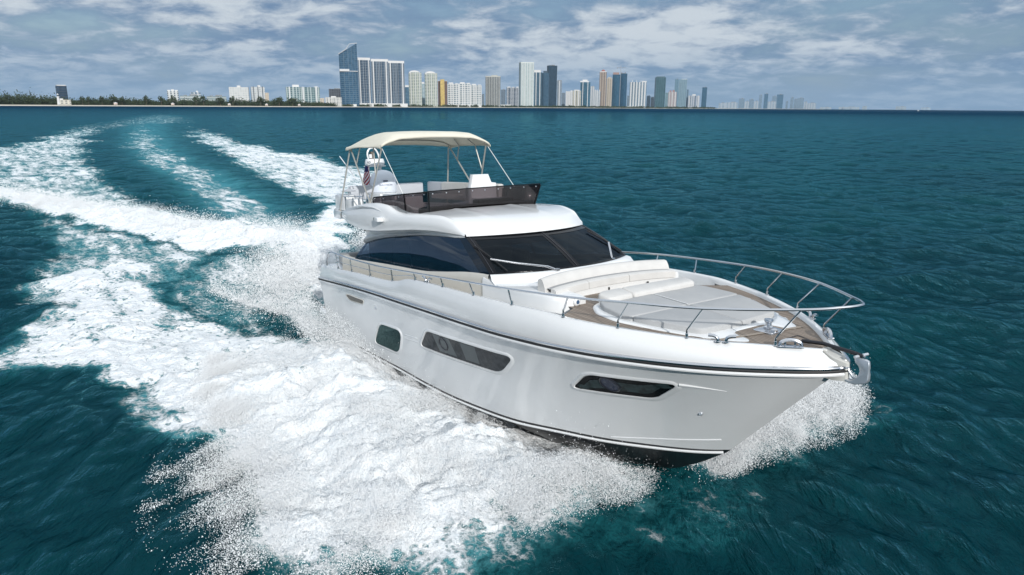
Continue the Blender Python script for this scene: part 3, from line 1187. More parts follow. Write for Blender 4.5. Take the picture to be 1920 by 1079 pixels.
# --- side glass
for s in (-1, 1):
    gx = np.linspace(0, 1, 40)
    topx = 2.47 + (7.79 - 2.47) * gx
    botx = 2.02 + (9.04 - 2.02) * gx
    tz = sm(topx, GT) + .006
    bz = sm(botx, [(1.2, 2.80)] + TR)
    ty = sm(topx, [(2.45, 1.70), (5, 1.70), (7.0, 1.68), (7.81, 1.66)]) - .015
    byy = sm(botx, [(1.2, 1.88), (7, 1.90), (9.06, 1.885)]) - .03
    P = []
    for w in np.linspace(0, 1, 7):
        P.append(np.stack([topx * (1 - w) + botx * w, s * (ty * (1 - w) + byy * w + .02 * 4 * w * (1 - w)), tz * (1 - w) + bz * w], -1))
    mb = MB()
    mb.grid(P, 0, flip=(s < 0))
    sg = mb.build("side_window", GLASS_SIDE, yacht)
    for g0, g1 in ((.005, .03), (.345, .36), (.50, .515)):
        mb = MB()
        for d in (0,):
            A, B = [], []
            for w in np.linspace(0, 1, 7):
                def at(g):
                    i = g * 39; a = int(i); f = i - a
                    p = P[int(round(w * 6))]
                    return p[a] * (1 - f) + p[min(a + 1, 39)] * f
                A.append(at(g0)); B.append(at(g1))
            A, B = np.array(A), np.array(B)
            A[:, 1] -= s * .02; B[:, 1] -= s * .02
            mb.grid([A, B], 0)
        mb.build("window_post", BLACKG, sg, smooth=False)

# --- windscreen
def ws(y, w):
    """windscreen surface: w 0 at the head, 1 at the foot, y as a fraction of the half width"""
    yt, yb = y * 1.655, y * 1.878
    xt, xb = float(x_wt(yt)) - .01, float(x_wb(yb)) + .0
    b = .035 * 4 * w * (1 - w)
    return np.array([xt * (1 - w) + xb * w + b * .45, yt * (1 - w) + yb * w, (3.895) * (1 - w) + 3.262 * w + b * .9])


def ws_strip(mb, f0, f1, off, n=24, mi=0):
    A, B = [], []
    for t in np.linspace(0, 1, n):
        A.append(ws(*f0(t))); B.append(ws(*f1(t)))
    A, B = np.array(A), np.array(B)
    o = np.array([.45, 0, .89]) * off
    mb.grid([A + o, B + o], mi)


screen_parts = []
for s in (-1, 1):
    mb = MB()
    P = [[ws(s * q, w) for q in np.linspace(.0, 1.0, 20)] for w in np.linspace(0, 1, 9)]
    mb.grid(P, 0, flip=(s < 0))
    screen_parts.append(mb.build("windscreen_pane", GLASS_FRONT, yacht))
mb = MB()
ws_strip(mb, lambda t: (2 * t - 1, -.01), lambda t: (2 * t - 1, .105), .006, 48)
ws_strip(mb, lambda t: (2 * t - 1, .965), lambda t: (2 * t - 1, 1.0), .006, 48)
for s in (-1, 1):
    ws_strip(mb, lambda t: (s * .925, t), lambda t: (s * 1.0, t), .007)
ws_strip(mb, lambda t: (-.05, t), lambda t: (.05, t), .007)
frame = mb.build("windscreen_frame", BLACKG, yacht)
TRIM = mat("dull_steel_trim", (.10, .10, .11), .4, metal=.8)
for s in (-1, 0, 1):
    mb = MB()
    mb.tube([ws(s * .965, t) + np.array([.006, 0, .014]) for t in np.linspace(0.02, .98, 12)], .006, 6)
    mb.build("trim_strip", TRIM, frame)
# side pillars: dark glass continuing round from the windscreen
PILL = mat("pillar_glass", (.006, .010, .017), .04)
for s in (-1, 1):
    mb = MB()
    A = [ws(s * 1.0, t) for t in np.linspace(0, 1, 10)]
    B = []
    for t in np.linspace(0, 1, 10):
        x0, x1 = 7.58, 8.72
        x = x0 * (1 - t) + x1 * t
        B.append((x, s * (1.662 * (1 - t) + 1.868 * t + .02 * 4 * t * (1 - t) + .002), 3.868 * (1 - t) + 3.232 * t))
    mb.grid([A, B], 0, flip=(s > 0))
    mb.build("windscreen_pillar", PILL, yacht)

# wipers
mb = MB()
mb.tube([(9.60, -.56, 3.275), (9.55, -.75, 3.36), (9.30, -1.35, 3.47), (9.06, -1.83, 3.58)], [.014, .012, .010, .008], 8)
mb.tube([(9.58, -.60, 3.265), (9.53, -.78, 3.345), (9.28, -1.36, 3.45), (9.04, -1.83, 3.56)], .006, 6)
mb.box((9.60, -.56, 3.28), (.10, .10, .05), .012)
wip = mb.build("wiper", CHROME, yacht, label="steel wiper lying across the starboard windscreen")
mb = MB()
mb.tube([ws(-.99, .30) + np.array([.02, 0, .035]), ws(-.93, .55) + np.array([.02, 0, .04]), ws(-.83, .97) + np.array([.02, 0, .035])], .012, 6)
mb.build("wiper_blade", RUBBER, wip)
mb = MB()
for d in (0, .035):
    mb.tube([(9.34 - d * .3, 1.20 + d, 3.27), (9.20 - d * .3, 1.22 + d, 3.64)], .012, 8)
mb.box((9.34, 1.22, 3.275), (.09, .09, .05), .012)
wip = mb.build("wiper", CHROME, yacht, label="steel wiper standing upright at the port windscreen")
mb = MB()
mb.tube([ws(.80, .22) + np.array([.02, 0, .035]), ws(.88, .55) + np.array([.02, 0, .04]), ws(.96, .9) + np.array([.02, 0, .035])], .016, 6)
mb.build("wiper_blade", RUBBER, wip)

# --- cabin interior seen through the glass
mb = MB()
mb.box((5.2, 0, 2.30), (6.0, 3.3, .06), 0)
mb.box((5.0, 0, 3.62), (5.6, 3.2, .03), 0)
mb.box((2.5, 0, 2.9), (.05, 3.2, 1.2), 0)
mb.build("cabin_lining", mat("cabin_shade", (.03, .028, .026), .8), yacht)
mb = MB()
mb.box((8.75, 0, 2.92), (1.1, 3.3, .5), .12)
mb.box((8.45, -.75, 3.12), (.5, 1.1, .28), .06)
dash = mb.build("dashboard", DASH, yacht)
mb = MB()
a = np.linspace(0, 2 * math.pi, 24, endpoint=False)
mb.tube(np.stack([8.1 + .08 * np.sin(a), -.75 + .2 * np.cos(a), 3.05 + .19 * np.sin(a)], -1), .016, 6, closed=True)
mb.tube([(8.3, -.75, 3.03), (8.1, -.75, 3.05)], .03, 6)
mb.build("steering_wheel", CHROME, dash)
for y in (-.95, -.35):
    mb = MB()
    mb.box((7.55, y, 2.80), (.5, .5, .16), .05)
    mb.box((7.30, y, 3.12), (.14, .5, .62), .05, rot=(0, -.12, 0))
    mb.build("cabin_seat", TAN, yacht)
for s in (-1, 1):
    mb = MB()
    mb.box((4.6, s * 1.2, 2.62), (2.4, .6, .5), .08)
    mb.box((4.6, s * 1.45, 2.9), (2.4, .18, .4), .06)
    mb.build("saloon_sofa", TAN, yacht)

# --- flybridge deck
out = [(-.75, 0), (-.70, -.7), (-.45, -1.25), (.1, -1.62), (.7, -1.80), (1.35, -1.90), (3, -1.80), (6.0, -1.60)]
poly = out + [(x, -y) for x, y in out[1:][::-1]]
mb = MB()
mb.prism(poly[::-1], 3.92, 4.08, .03)
fdeck = mb.build("flybridge_deck", GEL, yacht)
mb = MB()
edge = smooth_path([(x, y, 0) for x, y in out[:6]], 5)
R = []
for p in edge:
    q = np.array([p[0], p[1]])
    n = q - np.array([1.6, 0]); n /= np.linalg.norm(n)
    R.append([(p[0] + n[0] * .02, p[1] + n[1] * .02, 3.90), (p[0] + n[0] * .03, p[1] + n[1] * .03, 4.05), (p[0], p[1], 4.12), (p[0] - n[0] * .12, p[1] - n[1] * .12, 4.12), (p[0] - n[0] * .12, p[1] - n[1] * .12, 4.0)])
mirror_grid(mb, R, 0)
mb.build("deck_lip", GEL, fdeck)

# smoked wind deflector
mb = MB()
front_b = [(6.03, -1.545, 4.315), (6.03, 1.545, 4.315)]
front_t = [(6.185, -1.632, 4.825), (6.185, 1.632, 4.850)]
G = []
for w in np.linspace(0, 1, 3):
    G.append([np.array(front_b[0]) * (1 - w) + np.array(front_t[0]) * w + (np.array(front_b[1]) * (1 - w) + np.array(front_t[1]) * w - np.array(front_b[0]) * (1 - w) - np.array(front_t[0]) * w) * q + np.array([-.10 * (1 - (2 * q - 1) ** 2), 0, 0]) for q in np.linspace(0, 1, 14)])
mb.grid(G, 0)
defl = mb.build("wind_deflector", GLASS_SMOKE, yacht)
for s in (-1, 1):
    mb = MB()
    sxs = np.linspace(3.42, 6.03, 14)
    zb = np.minimum(sm(sxs, ZT) - .03, 4.42)
    ztp = sm(sxs, [(3.42, 4.60), (4.5, 4.69), (6.03, 4.81)])
    yb = sm(sxs, [(3.42, 1.80), (6.03, 1.55)])
    ytp = sm(sxs, [(3.42, 1.80), (6.03, 1.63)])
    ztp[0] = 4.56
    A = np.stack([sxs, s * yb, zb], -1); B = np.stack([sxs + np.linspace(.06, .155, 14), s * ytp, ztp], -1)
    mb.grid([A, B], 0, flip=(s > 0))
    mb.build("side_deflector", GLASS_SMOKE, yacht)
mb = MB()
for s in (-1, 1):
    mb.tube([np.array(front_b[0]) * (1, -s, 1), np.array(front_t[0]) * (1, -s, 1)], .022, 6)
    sxs = np.linspace(3.42, 6.03, 14)
    ztp = sm(sxs, [(3.42, 4.60), (4.5, 4.69), (6.03, 4.81)])
    ytp = sm(sxs, [(3.42, 1.80), (6.03, 1.63)])
    top = np.stack([sxs + np.linspace(.06, .155, 14), s * ytp, ztp], -1)
    mb.tube(np.concatenate([[(3.40, s * 1.80, 4.36), (3.41, s * 1.80, 4.55)], top]), .018, 6)
    mb.tube([(5.0, s * 1.66, 4.32), (5.08, s * 1.72, 4.74)], .016, 6)
mb.tube(G[-1], .014, 6)
mb.build("deflector_frame", BLACKG, defl)
SNAP = mat("nickel_snaps", (.75, .76, .78), .3, metal=1.0)
for q in np.linspace(.04, .97, 9):
    i = q * 13; a = int(i); p = np.array(G[2][a]) * (1 - i + a) + np.array(G[2][min(a + 1, 13)]) * (i - a)
    p0 = np.array(G[0][a]); p = p * .88 + p0 * .12
    mb = MB()
    mb.lathe([(0, .02), (.014, .015), (.016, 0)], tuple(p + np.array([.004, 0, 0])), 10, axis='X')
    mb.build("snap_fastener", SNAP, defl)
for x in (3.9, 4.7, 5.4, 5.9):
    mb = MB()
    mb.lathe([(0, -.02), (.014, -.015), (.016, 0)], (x + .1, -float(sm(x, [(3.42, 1.80), (6.03, 1.63)])) - .004, float(sm(x, [(3.42, 4.60), (4.5, 4.69), (6.03, 4.81)])) - .05), 10, axis='Y')
    mb.build("snap_fastener", SNAP, defl)

# flybridge furniture
mb = MB()
mb.box((5.62, 0, 4.33), (.55, 2.9, .16), .07)
mb.box((5.30, .75, 4.40), (.35, 1.1, .20), .06)
mb.box((5.45, -.9, 4.27), (.8, .9, .2), .06)
mb.build("helm_console", DASH, yacht)
mb = MB()
tp = [(.46, 4.14), (1.28, 4.14), (1.275, 4.865), (1.13, 4.885), (1.06, 5.105), (.575, 5.11), (.46, 4.78)]
b = MB()
b.prism([(y, z) for y, z in tp], -.09, .09, .025, 2, bottom=True)
v = np.concatenate(b.v)
mb.add(np.stack([4.6 + v[:, 2] - .18 * np.maximum(v[:, 1] - 4.75, 0), v[:, 0], v[:, 1]], -1), b.f)
mb.box((4.92, .85, 4.42), (.55, .80, .16), .05)
mb.build("helm_seat", GEL, yacht, smooth=True, angle=30)
mb = MB()
mb.box((2.6, 1.72, 4.55), (3.3, .20, .50), .06)
mb.box((2.6, 1.45, 4.38), (3.2, .45, .14), .05)
mb.box((4.15, 1.05, 4.62), (.18, 1.0, .3), .05)
mb.build("flybridge_sofa", CUSHW, yacht)
for c, sz in (((.05, .18, 4.56), (.16, 2.5, .44)), ((.9, 1.74, 4.62), (1.9, .16, .34))):
    mb = MB()
    mb.box(c, sz, .05)
    mb.build("aft_coaming", GREYP, yacht)
for nm, c, sz, bv in (("wet_bar", (3.4, -1.05, 4.40), (.75, .6, .5), .04), ("wet_bar", (2.3, -1.02, 4.40), (.9, .55, .5), .04), ("flybridge_seat", (4.35, -1.2, 4.46), (.55, .5, .36), .04), ("deck_locker", (.55, -1.42, 4.33), (.75, .4, .46), .07), ("deck_locker", (1.25, -1.45, 4.28), (.55, .36, .36), .06)):
    mb = MB()
    mb.box(c, sz, bv)
    mb.build(nm, GEL, yacht)
mb = MB()
for x, y in ((1.05, -1.62), (1.75, -1.68), (2.2, -1.70), (2.5, -1.70)):
    mb.tube([(x, y, 4.1), (x, y, 4.52)], .016, 6)
mb.tube([(.55, -1.55, 4.50), (1.05, -1.62, 4.53), (2.5, -1.70, 4.58)], .018, 6)
mb.lathe([(.05, 0), (.06, .1), (.05, .22), (.03, .25)], (2.7, -1.62, 4.40), 12)
mb.build("fly_handrail", CHROME, yacht)
mb = MB()
mb.lathe([(.012, -.16), (.012, -.03), (.02, -.02), (.2, -.005), (.21, .005), (.03, .07), (.012, .08), (.010, .13), (0, .135)], (1.02, -1.5, 4.67), 22)
mb.build("gps_antenna", GREYP, yacht)
mb = MB()
mb.tube([(.96, -1.2, 5.0), (-.24, -1.2, 5.68)], .014, 6)
mb.build("whip_antenna", GEL, yacht)

# navigation light on the starboard wing, its twin to port
for s in (-1, 1):
    mb = MB()
    mb.prism(round_poly([(4.30, -.08), (4.52, -.10), (4.62, 0), (4.52, .10), (4.30, .08)], .03), 4.06, 4.16, .02)
    mb.v[-1][:, 1] = s * (2.12 + np.abs(mb.v[-1][:, 1]) * 0 + mb.v[-1][:, 1])
    mb.box((4.25, s * 2.13, 4.11), (.06, .10, .075), .01, 1, 1)
    mb.build("navigation_light", [GEL, NAVGREEN if s < 0 else mat("red_lens", (.2, .01, .01), .1)], yacht)

# --- bimini
ZCR = [(1.50, 6.02), (1.62, 6.13), (2.1, 6.27), (2.7, 6.325), (3.3, 6.31), (3.72, 6.235), (3.80, 6.17)]
P = []
bxx = np.array([1.48, 1.52, 1.62, 1.85, 2.1, 2.4, 2.7, 3.0, 3.3, 3.55, 3.7, 3.78, 3.81])
for x in bxx:
    r = []
    zc = float(sm(x, ZCR))
    for q in np.linspace(-1, 1, 45):
        a = abs(q)
        y = q * 1.66
        z = zc - .085 * a ** 2 - (zc - .12 - 5.90) * max(0, (a - .60) / .40) ** 2.2
        sagg = .02 * math.sin((x - 1.5) / 2.3 * math.pi * 2) * (1 - a)
        wr = .008 * math.sin(a * 22 + x * 5) * a * a
        r.append((x, y + .0, z + wr - abs(sagg)))
    P.append(r)
P = np.array(P)
# valance hems at the four edges
hang = P.copy()
mb = MB()
mb.grid(P, 0, flip=True)
for s, j in ((-1, 0), (1, -1)):
    e = P[:, j]
    h1 = e + np.array([0, s * .02, -.05]); h2 = e + np.array([0, s * .015, -.10])
    mid = np.sin((bxx - 1.48) / 2.33 * math.pi)
    h2[:, 2] += .06 * mid * (1)
    h1[:, 2] += .03 * mid
    mb.grid(np.stack([e, h1, h2], 1), 0, flip=(s < 0))
for i, dx in ((0, -.012), (-1, .012)):
    e = P[i]
    h = e + np.array([dx, 0, -.055])
    mb.grid(np.stack([e, h], 1), 0, flip=(i == 0))
bim = mb.build("bimini_canopy", CANVAS, yacht, angle=70)
sol = bim.modifiers.new("thickness", 'SOLIDIFY')
sol.thickness = 0.012
mb = MB()
for s in (-1, 1):
    y1 = s * 1.60
    mb.tube([(1.0, s * 1.80, 4.10), (1.58, y1, 5.86)], .022, 8)
    mb.tube([(3.02, s * 1.72, 4.44), (1.66, y1, 5.86)], .022, 8)
    mb.tube([(3.04, s * 1.72, 4.44), (3.70, y1, 5.86)], .022, 8)
    mb.tube([(2.05, s * 1.62, 5.48), (2.25, s * 1.58, 5.9), (2.3, s * 1.4, 6.08)], .018, 8)
    mb.tube([(3.36, s * 1.66, 5.2), (3.15, s * 1.58, 5.9), (3.05, s * 1.4, 6.08)], .018, 8)
    for x, z in ((1.0, 4.10), (3.03, 4.44)):
        mb.lathe([(.045, -.02), (.045, .02), (.025, .04)], (x, s * (1.80 if x < 2 else 1.72), z), 12)
for x in (1.60, 3.70):
    i = int(np.argmin(np.abs(bxx - x)))
    mb.tube(P[i] + np.array([0, 0, -.03]), .018, 8)
mb.build("bimini_frame", mat("bimini_tube", (.42, .41, .38), .50, metal=.5), yacht)
WEB = mat("white_webbing", (.75, .75, .73), .8)
for s in (-1, 1):
    mb = MB()
    mb.tube([(3.78, s * 1.62, 5.84), (4.95, s * 1.68, 4.74)], .008, 6)
    mb.build("bimini_stay", WEB, yacht)

# --- mast, radome, satellite dome, flag
mb = MB()
mb.lathe([(.40, 0), (.415, .05), (.415, .30), (.40, .42), (.34, .55), (.24, .64), (.12, .685), (0, .70)], (0, 0, 0), 40)
dome = mb.build("satellite_dome", DOMEW, yacht)
dome.location = (.05, .05, 4.53)
mb = MB()
mb.lathe([(.0, 0), (.27, 0), (.305, .03), (.315, .09), (.29, .19), (.27, .215), (0, .22)], (0, 0, 0), 36)
radome = mb.build("radar_radome", DOMEW, yacht)
radome.location = (-.48, 0.05, 5.36)
radome.data.materials[0] = GEL
mb = MB()
for s in (-1, 1):
    mb.tube([(-.75, .05 + s * .24, 4.1), (-.62, .05 + s * .22, 5.0), (-.52, .05 + s * .2, 5.37)], .05, 8)
mb.box((-.5, .05, 5.345), (.5, .55, .03), .01)
mb.build("radar_mast", GEL, yacht)
mb = MB()
pts = smooth_path([(-.52, -.13, 5.55), (-.52, -.17, 5.72), (-.52, -.12, 5.86), (-.52, -.0, 5.92), (-.52, .12, 5.86), (-.52, .20, 5.72), (-.52, .24, 5.55)], 5)
mb.tube(pts, .028, 8)
mb.tube([(-.55, .0, 5.56), (-.55, .0, 5.80)], .07, 10, 1)
mb.tube([(-.52, .0, 5.92), (-.52, .0, 6.06)], .022, 8, 1)
mb.lathe([(.05, 0), (.05, .06), (0, .07)], (-.52, .0, 6.03), 12)
mb.tube([(-.40, -.12, 5.60), (-.40, -.12, 5.72)], .05, 8)
mb.build("light_mast", [GEL, mat("dark_brass", (.10, .09, .075), .4, metal=.6)], yacht)


def bent_text(body, size, parent, R, ang, z, name, m=INK, squash=1.0):
    """lettering laid round an upright cylinder of radius R, centred at angle ang"""
    cu = bpy.data.curves.new(name, 'FONT')
    cu.body = body
    cu.size = size
    cu.align_x = 'CENTER'
    cu.extrude = 0.002
    o = bpy.data.objects.new(name, cu)
    COL.objects.link(o)
    bpy.context.view_layer.update()
    me = bpy.data.meshes.new_from_object(o.evaluated_get(bpy.context.evaluated_depsgraph_get()))
    bpy.data.objects.remove(o)
    co = np.empty(len(me.vertices) * 3); me.vertices.foreach_get("co", co); co = co.reshape(-1, 3)
    th = ang + co[:, 0] * squash / R
    r = R + .003 + co[:, 2]
    me.vertices.foreach_set("co", np.stack([r * np.cos(th), r * np.sin(th), z + co[:, 1]], -1).ravel())
    me.materials.append(m)
    me.update()
    t = bpy.data.objects.new(name, me)
    COL.objects.link(t)
    t.parent = parent
    return t


CA = math.atan2(-9.49, 20.9)     # where the forward starboard quarter lies
bent_text("TRACVISION", .078, dome, .415, CA + .20, .215, "lettering", mat("grey_blue_ink", (.09, .12, .2), .5))
bent_text("HD7", .045, dome, .415, CA + .20, .135, "lettering", mat("pale_blue_ink", (.22, .28, .38), .5))
bent_text("AD", .10, radome, .312, CA - .62, .075, "lettering")
mb = MB()
a = np.linspace(CA + .03, CA + .37, 9)
mb.grid([[(.420 * math.cos(t), .420 * math.sin(t), z) for t in a] for z in (.345, .385)], 0)
mb.build("maker_band", mat("navy_band", (.03, .045, .10), .5), dome)


def flag_material():
    m = mat("striped_flag_cloth", (.5, .05, .08), .8)
    n = NT(m)
    uv = n.new("ShaderNodeAttribute", attribute_name="along")
    st = n.math('GREATER_THAN', n.math('FRACT', n.math('MULTIPLY', uv.outputs["Fac"], 6.5)), 0.5)
    red = n.mix(st, (.34, .02, .04, 1), (.72, .72, .74, 1))
    up = n.new("ShaderNodeAttribute", attribute_name="canton")
    n.link(n.mix(n.math('GREATER_THAN', up.outputs["Fac"], .5), red, (.02, .03, .12, 1)), n.b.inputs["Base Color"])
    return m


# ensign hanging in folds from a short staff
nu, nv = 16, 30
V, al, ca = [], [], []
for j in range(nv):
    h = j / (nv - 1)
    wdt = .07 + .13 * h
    for i in range(nu):
        t = i / (nu - 1)
        fold = .035 * math.sin(t * 9 + h * 2) * (.4 + h)
        V.append((.62 + fold, -.44 + (t - .5) * wdt * 1.6 + .06 * h * (t - .3) - .05 * h, 5.36 - .62 * h))
        al.append(t * .55 + h * .75)
        ca.append(1.0 if h < .30 and t < .75 else 0.0)
F = [(j * nu + i, j * nu + i + 1, (j + 1) * nu + i + 1, (j + 1) * nu + i) for j in range(nv - 1) for i in range(nu - 1)]
flag = fast_mesh("ensign_flag", np.array(V), np.array(F), [flag_material()])
flag.location = (-.9, .12, 0)
flag.parent = yacht
attr(flag, "along", al)
attr(flag, "canton", ca)
flag["label"] = "striped red and white ensign with blue corner hanging in folds"
mb = MB()
mb.tube([(-.30, -.30, 4.5), (-.30, -.30, 5.42)], .014, 6)
mb.build("flag_staff", CHROME, yacht)

# ================================================================== the sea, its wake and the foam
YC, YS = math.cos(YACHT_ROT[2]), math.sin(YACHT_ROT[2])


def to_boat(x, y):
    dx, dy = x - YACHT_LOC[0], y - YACHT_LOC[1]
    return dx * YC + dy * YS, -dx * YS + dy * YC


def from_boat(x, y):
    return YACHT_LOC[0] + x * YC - y * YS, YACHT_LOC[1] + x * YS + y * YC


FOAM = [
    ('bow', 1.15, [(-4.8,19.6), (-5.8,20.3), (-7.4,21.2), (-9.3,22.3), (-11.9,24.7), (-14.3,27.9), (-15.0,30.8), (-18.1,33.1), (-19.1,31.8), (-19.5,29.6), (-18.8,26.8), (-16.9,24.9), (-15.3,22.9), (-15.0,21.1), (-15.0,20.1), (-14.4,18.9), (-13.3,17.9), (-12.5,17.9), (-11.6,17.9), (-10.4,17.0), (-9.3,16.7), (-8.6,15.1), (-7.4,14.4), (-6.5,13.4), (-5.1,12.5), (-4.2,11.6), (-3.6,10.3), (-2.6,9.3), (-0.5,9.3), (1.2,10.2), (2.3,11.3), (3.2,12.6), (2.2,13.3), (1.0,14.2), (-0.2,14.9), (-1.3,15.9), (-2.9,18.1), (-4.0,19.6)]),
    ('ridge', 1.30, [(-45.6,59.5), (-40.2,55.7), (-34.3,53.3), (-27.6,48.7), (-24.1,47.1), (-20.1,42.3), (-16.2,39.8), (-13.4,39.4), (-11.6,38.8), (-12.2,45.3), (-12.6,50.4), (-10.9,46.5), (-8.4,34.1), (-7.4,28.5), (-7.0,24.8), (-8.4,27.6), (-11.8,33.6), (-13.6,34.9), (-14.7,33.5), (-18.0,36.3), (-21.2,39.1), (-23.4,40.2), (-27.0,43.5), (-29.8,45.1), (-33.5,48.7), (-36.0,50.2), (-41.4,53.9)]),
    ('lace_left', 0.54, [(-74.6,98.4), (-83.4,117.2), (-89.6,134.6), (-108.9,171.6), (-139.2,230.5), (-171.7,307.2), (-189.3,355.2), (-98.7,173.6), (-79.8,136.1), (-58.7,100.2), (-44.4,77.2), (-38.8,66.2), (-31.5,57.3), (-27.2,51.0), (-23.9,46.6), (-27.3,48.2), (-34.0,52.7), (-39.8,55.0), (-44.7,58.3)]),
    ('lace_low', 0.52, [(-31.0,45.5), (-23.1,39.7), (-17.0,35.1), (-14.3,33.2), (-13.4,29.8), (-13.4,27.4), (-13.4,26.2), (-18.2,27.3), (-20.2,29.1), (-22.0,33.6), (-25.4,37.9)]),
    ('prop', 0.52, [(-126.3,240.8), (-93.2,174.8), (-67.3,126.2), (-43.6,85.4), (-33.5,69.7), (-27.0,59.1), (-21.2,49.1), (-17.3,42.5), (-14.3,38.3), (-11.5,37.6), (-13.1,41.1), (-14.6,43.0), (-17.3,49.3), (-24.2,62.2), (-32.5,76.3), (-42.3,91.6), (-68.3,140.1), (-107.2,215.4), (-159.8,324.3), (-164.7,322.3)]),
    ('port', 0.66, [(-111.1,245.2), (-74.0,165.3), (-47.6,114.3), (-33.3,86.4), (-24.5,70.4), (-18.0,58.2), (-13.4,50.3), (-12.5,51.8), (-10.2,51.9), (-14.1,78.5), (-19.0,82.3), (-28.0,104.8), (-30.6,104.5), (-37.4,112.8), (-56.2,146.6), (-79.6,189.0), (-101.1,228.4)]),
    ('far', 0.36, [(-105.2,165.6), (-131.5,220.3), (-190.3,354.8), (-279.4,576.8), (-160.0,368.8), (-96.5,218.1), (-121.1,265.2), (-127.9,263.1), (-115.8,224.5), (-107.2,191.2), (-85.1,141.9)]),
    ('streak', 0.33, [(2.1,11.1), (3.2,12.6), (3.7,12.4), (3.7,11.6), (4.8,12.5), (5.5,12.7), (4.4,11.3), (3.3,10.5), (2.3,9.8), (1.4,9.6)]),
    ('side', 0.45, [(-14.3,27.9), (-14.4,30.3), (-14.0,32.6), (-12.5,33.3), (-9.6,29.9), (-7.0,24.8), (-5.7,22.5), (-4.2,19.6), (-5.1,20.3), (-6.9,21.9), (-9.0,24.0), (-7.4,21.2), (-9.3,22.3), (-11.9,24.7)]),
]
_pb = [from_boat(x, y) for x, y in ((12.6, .4), (12.8, 3.2), (12.6, 6.2), (9, 7.2), (4, 8), (0, 9), (-6, 10), (-6, 3), (0, 2.4), (6, 2.2), (10, 1.2))]
FOAM.append(('port_bow', .62, _pb))
RIDGE = np.array([(-46, 57.5), (-40.5, 54.3), (-34.5, 50.6), (-28, 46.0), (-22.5, 42.6), (-18, 38.9), (-14.5, 36.9), (-11, 35.0), (-9.0, 30.5), (-7.4, 26.0)])


def poly_sd(x, y, poly):
    """signed distance to a closed outline, negative inside"""
    P = np.array(poly)
    Q = np.roll(P, -1, 0)
    d2 = np.full(x.shape, 1e18)
    ins = np.zeros(x.shape, bool)
    for (ax, ay), (bx, by) in zip(P, Q):
        ex, ey = bx - ax, by - ay
        t = np.clip(((x - ax) * ex + (y - ay) * ey) / (ex * ex + ey * ey + 1e-12), 0, 1)
        d2 = np.minimum(d2, (x - ax - t * ex) ** 2 + (y - ay - t * ey) ** 2)
        if by != ay:
            c = ((ay > y) != (by > y)) & (x < ax + (y - ay) * ex / (by - ay))
            ins ^= c
    d = np.sqrt(d2)
    return np.where(ins, -d, d)


def line_dist(x, y, L):
    d2 = np.full(x.shape, 1e18)
    for (ax, ay), (bx, by) in zip(L[:-1], L[1:]):
        ex, ey = bx - ax, by - ay
        t = np.clip(((x - ax) * ex + (y - ay) * ey) / (ex * ex + ey * ey), 0, 1)
        d2 = np.minimum(d2, (x - ax - t * ex) ** 2 + (y - ay - t * ey) ** 2)
    return np.sqrt(d2)


def sstep(a, b, v):
    t = np.clip((v - a) / (b - a), 0, 1)
    return t * t * (3 - 2 * t)


def foam_at(x, y):
    dist = np.hypot(x - YACHT_LOC[0] - 4, y - YACHT_LOC[1] + 8)
    fw = np.clip((dist - 35) / 80, 0, 1)
    near = np.where(dist < 900)[0]
    f = np.zeros(x.shape)
    X, Y, Dn, W = x[near], y[near], dist[near], fw[near]
    wx = X + (fbm(X / 2.4, Y / 2.4, 3) * .65) * (1 - W) + fbm(X / 16 + 5, Y / 16, 3) * 1.8 * W
    wy = Y + (fbm(X / 2.4 + 40, Y / 2.4 + 9, 3) * .65) * (1 - W) + fbm(X / 16 + 25, Y / 16 + 7, 3) * 3.5 * W
    g = np.zeros(X.shape)
    for nm, v, P in FOAM:
        A = np.array(P)
        m = np.where((X > A[:, 0].min() - 25) & (X < A[:, 0].max() + 25) & (Y > A[:, 1].min() - 25) & (Y < A[:, 1].max() + 25))[0]
        sd = poly_sd(wx[m], wy[m], P)
        w = .45 + .022 * Dn[m]
        if nm in ('bow', 'port_bow'):
            w = w * 1.25
        if nm == 'bow':
            xb_, yb_ = to_boat(X[m], Y[m])
            w = w * (1 + .8 * sstep(7, 10, xb_))
        if nm == 'far':
            w = w * 1.5
        val = v * sstep(w, -w, sd)
        if nm == 'bow':
            val = val * (1 - .45 * sstep(10.4, 12.0, xb_)) * (1 - .30 * sstep(4.0, -3.0, xb_))
        if nm == 'lace_left':
            val = val * (1.05 - .55 * sstep(120, 280, Y[m]))
        if nm in ('prop', 'port'):
            val = val * (1.05 - .55 * sstep(90, 300, Y[m]))
        g[m] = np.maximum(g[m], val)
    f[near] = g
    return f


# wind waves: three octaves of short-crested chop
WAVES = []
_r = np.random.default_rng(3)
for lam, amp, nn in ((9.0, .05, 7), (5.0, .036, 9), (2.9, .026, 12), (1.7, .017, 14), (1.0, .0095, 14), (.6, .005, 12)):
    for _ in range(nn):
        L = lam * _r.uniform(.75, 1.3)
        th = rad(20 + _r.normal(0, 38))
        WAVES.append((L, amp * _r.uniform(.6, 1.3) / math.sqrt(nn / 4), th, _r.uniform(0, 2 * math.pi)))


def chop(x, y, spacing):
    h = np.zeros(x.shape); ox = np.zeros(x.shape); oy = np.zeros(x.shape)
    gust = 1.0 + .35 * fbm(x / 23, y / 23, 2)
    for L, a, th, ph in WAVES:
        w = np.clip((L / spacing - 2.5) / 2.5, 0, 1)
        m = np.where(w > 0)[0]
        if len(m) == 0:
            continue
        k = 2 * math.pi / L
        cx, cy = math.cos(th), math.sin(th)
        p = k * (x[m] * cx + y[m] * cy) + ph
        aw = a * w[m] * gust[m]
        s, c = np.sin(p), np.cos(p)
        h[m] += aw * c
        ox[m] -= cx * aw * s * .8
        oy[m] -= cy * aw * s * .8
    return h, ox, oy


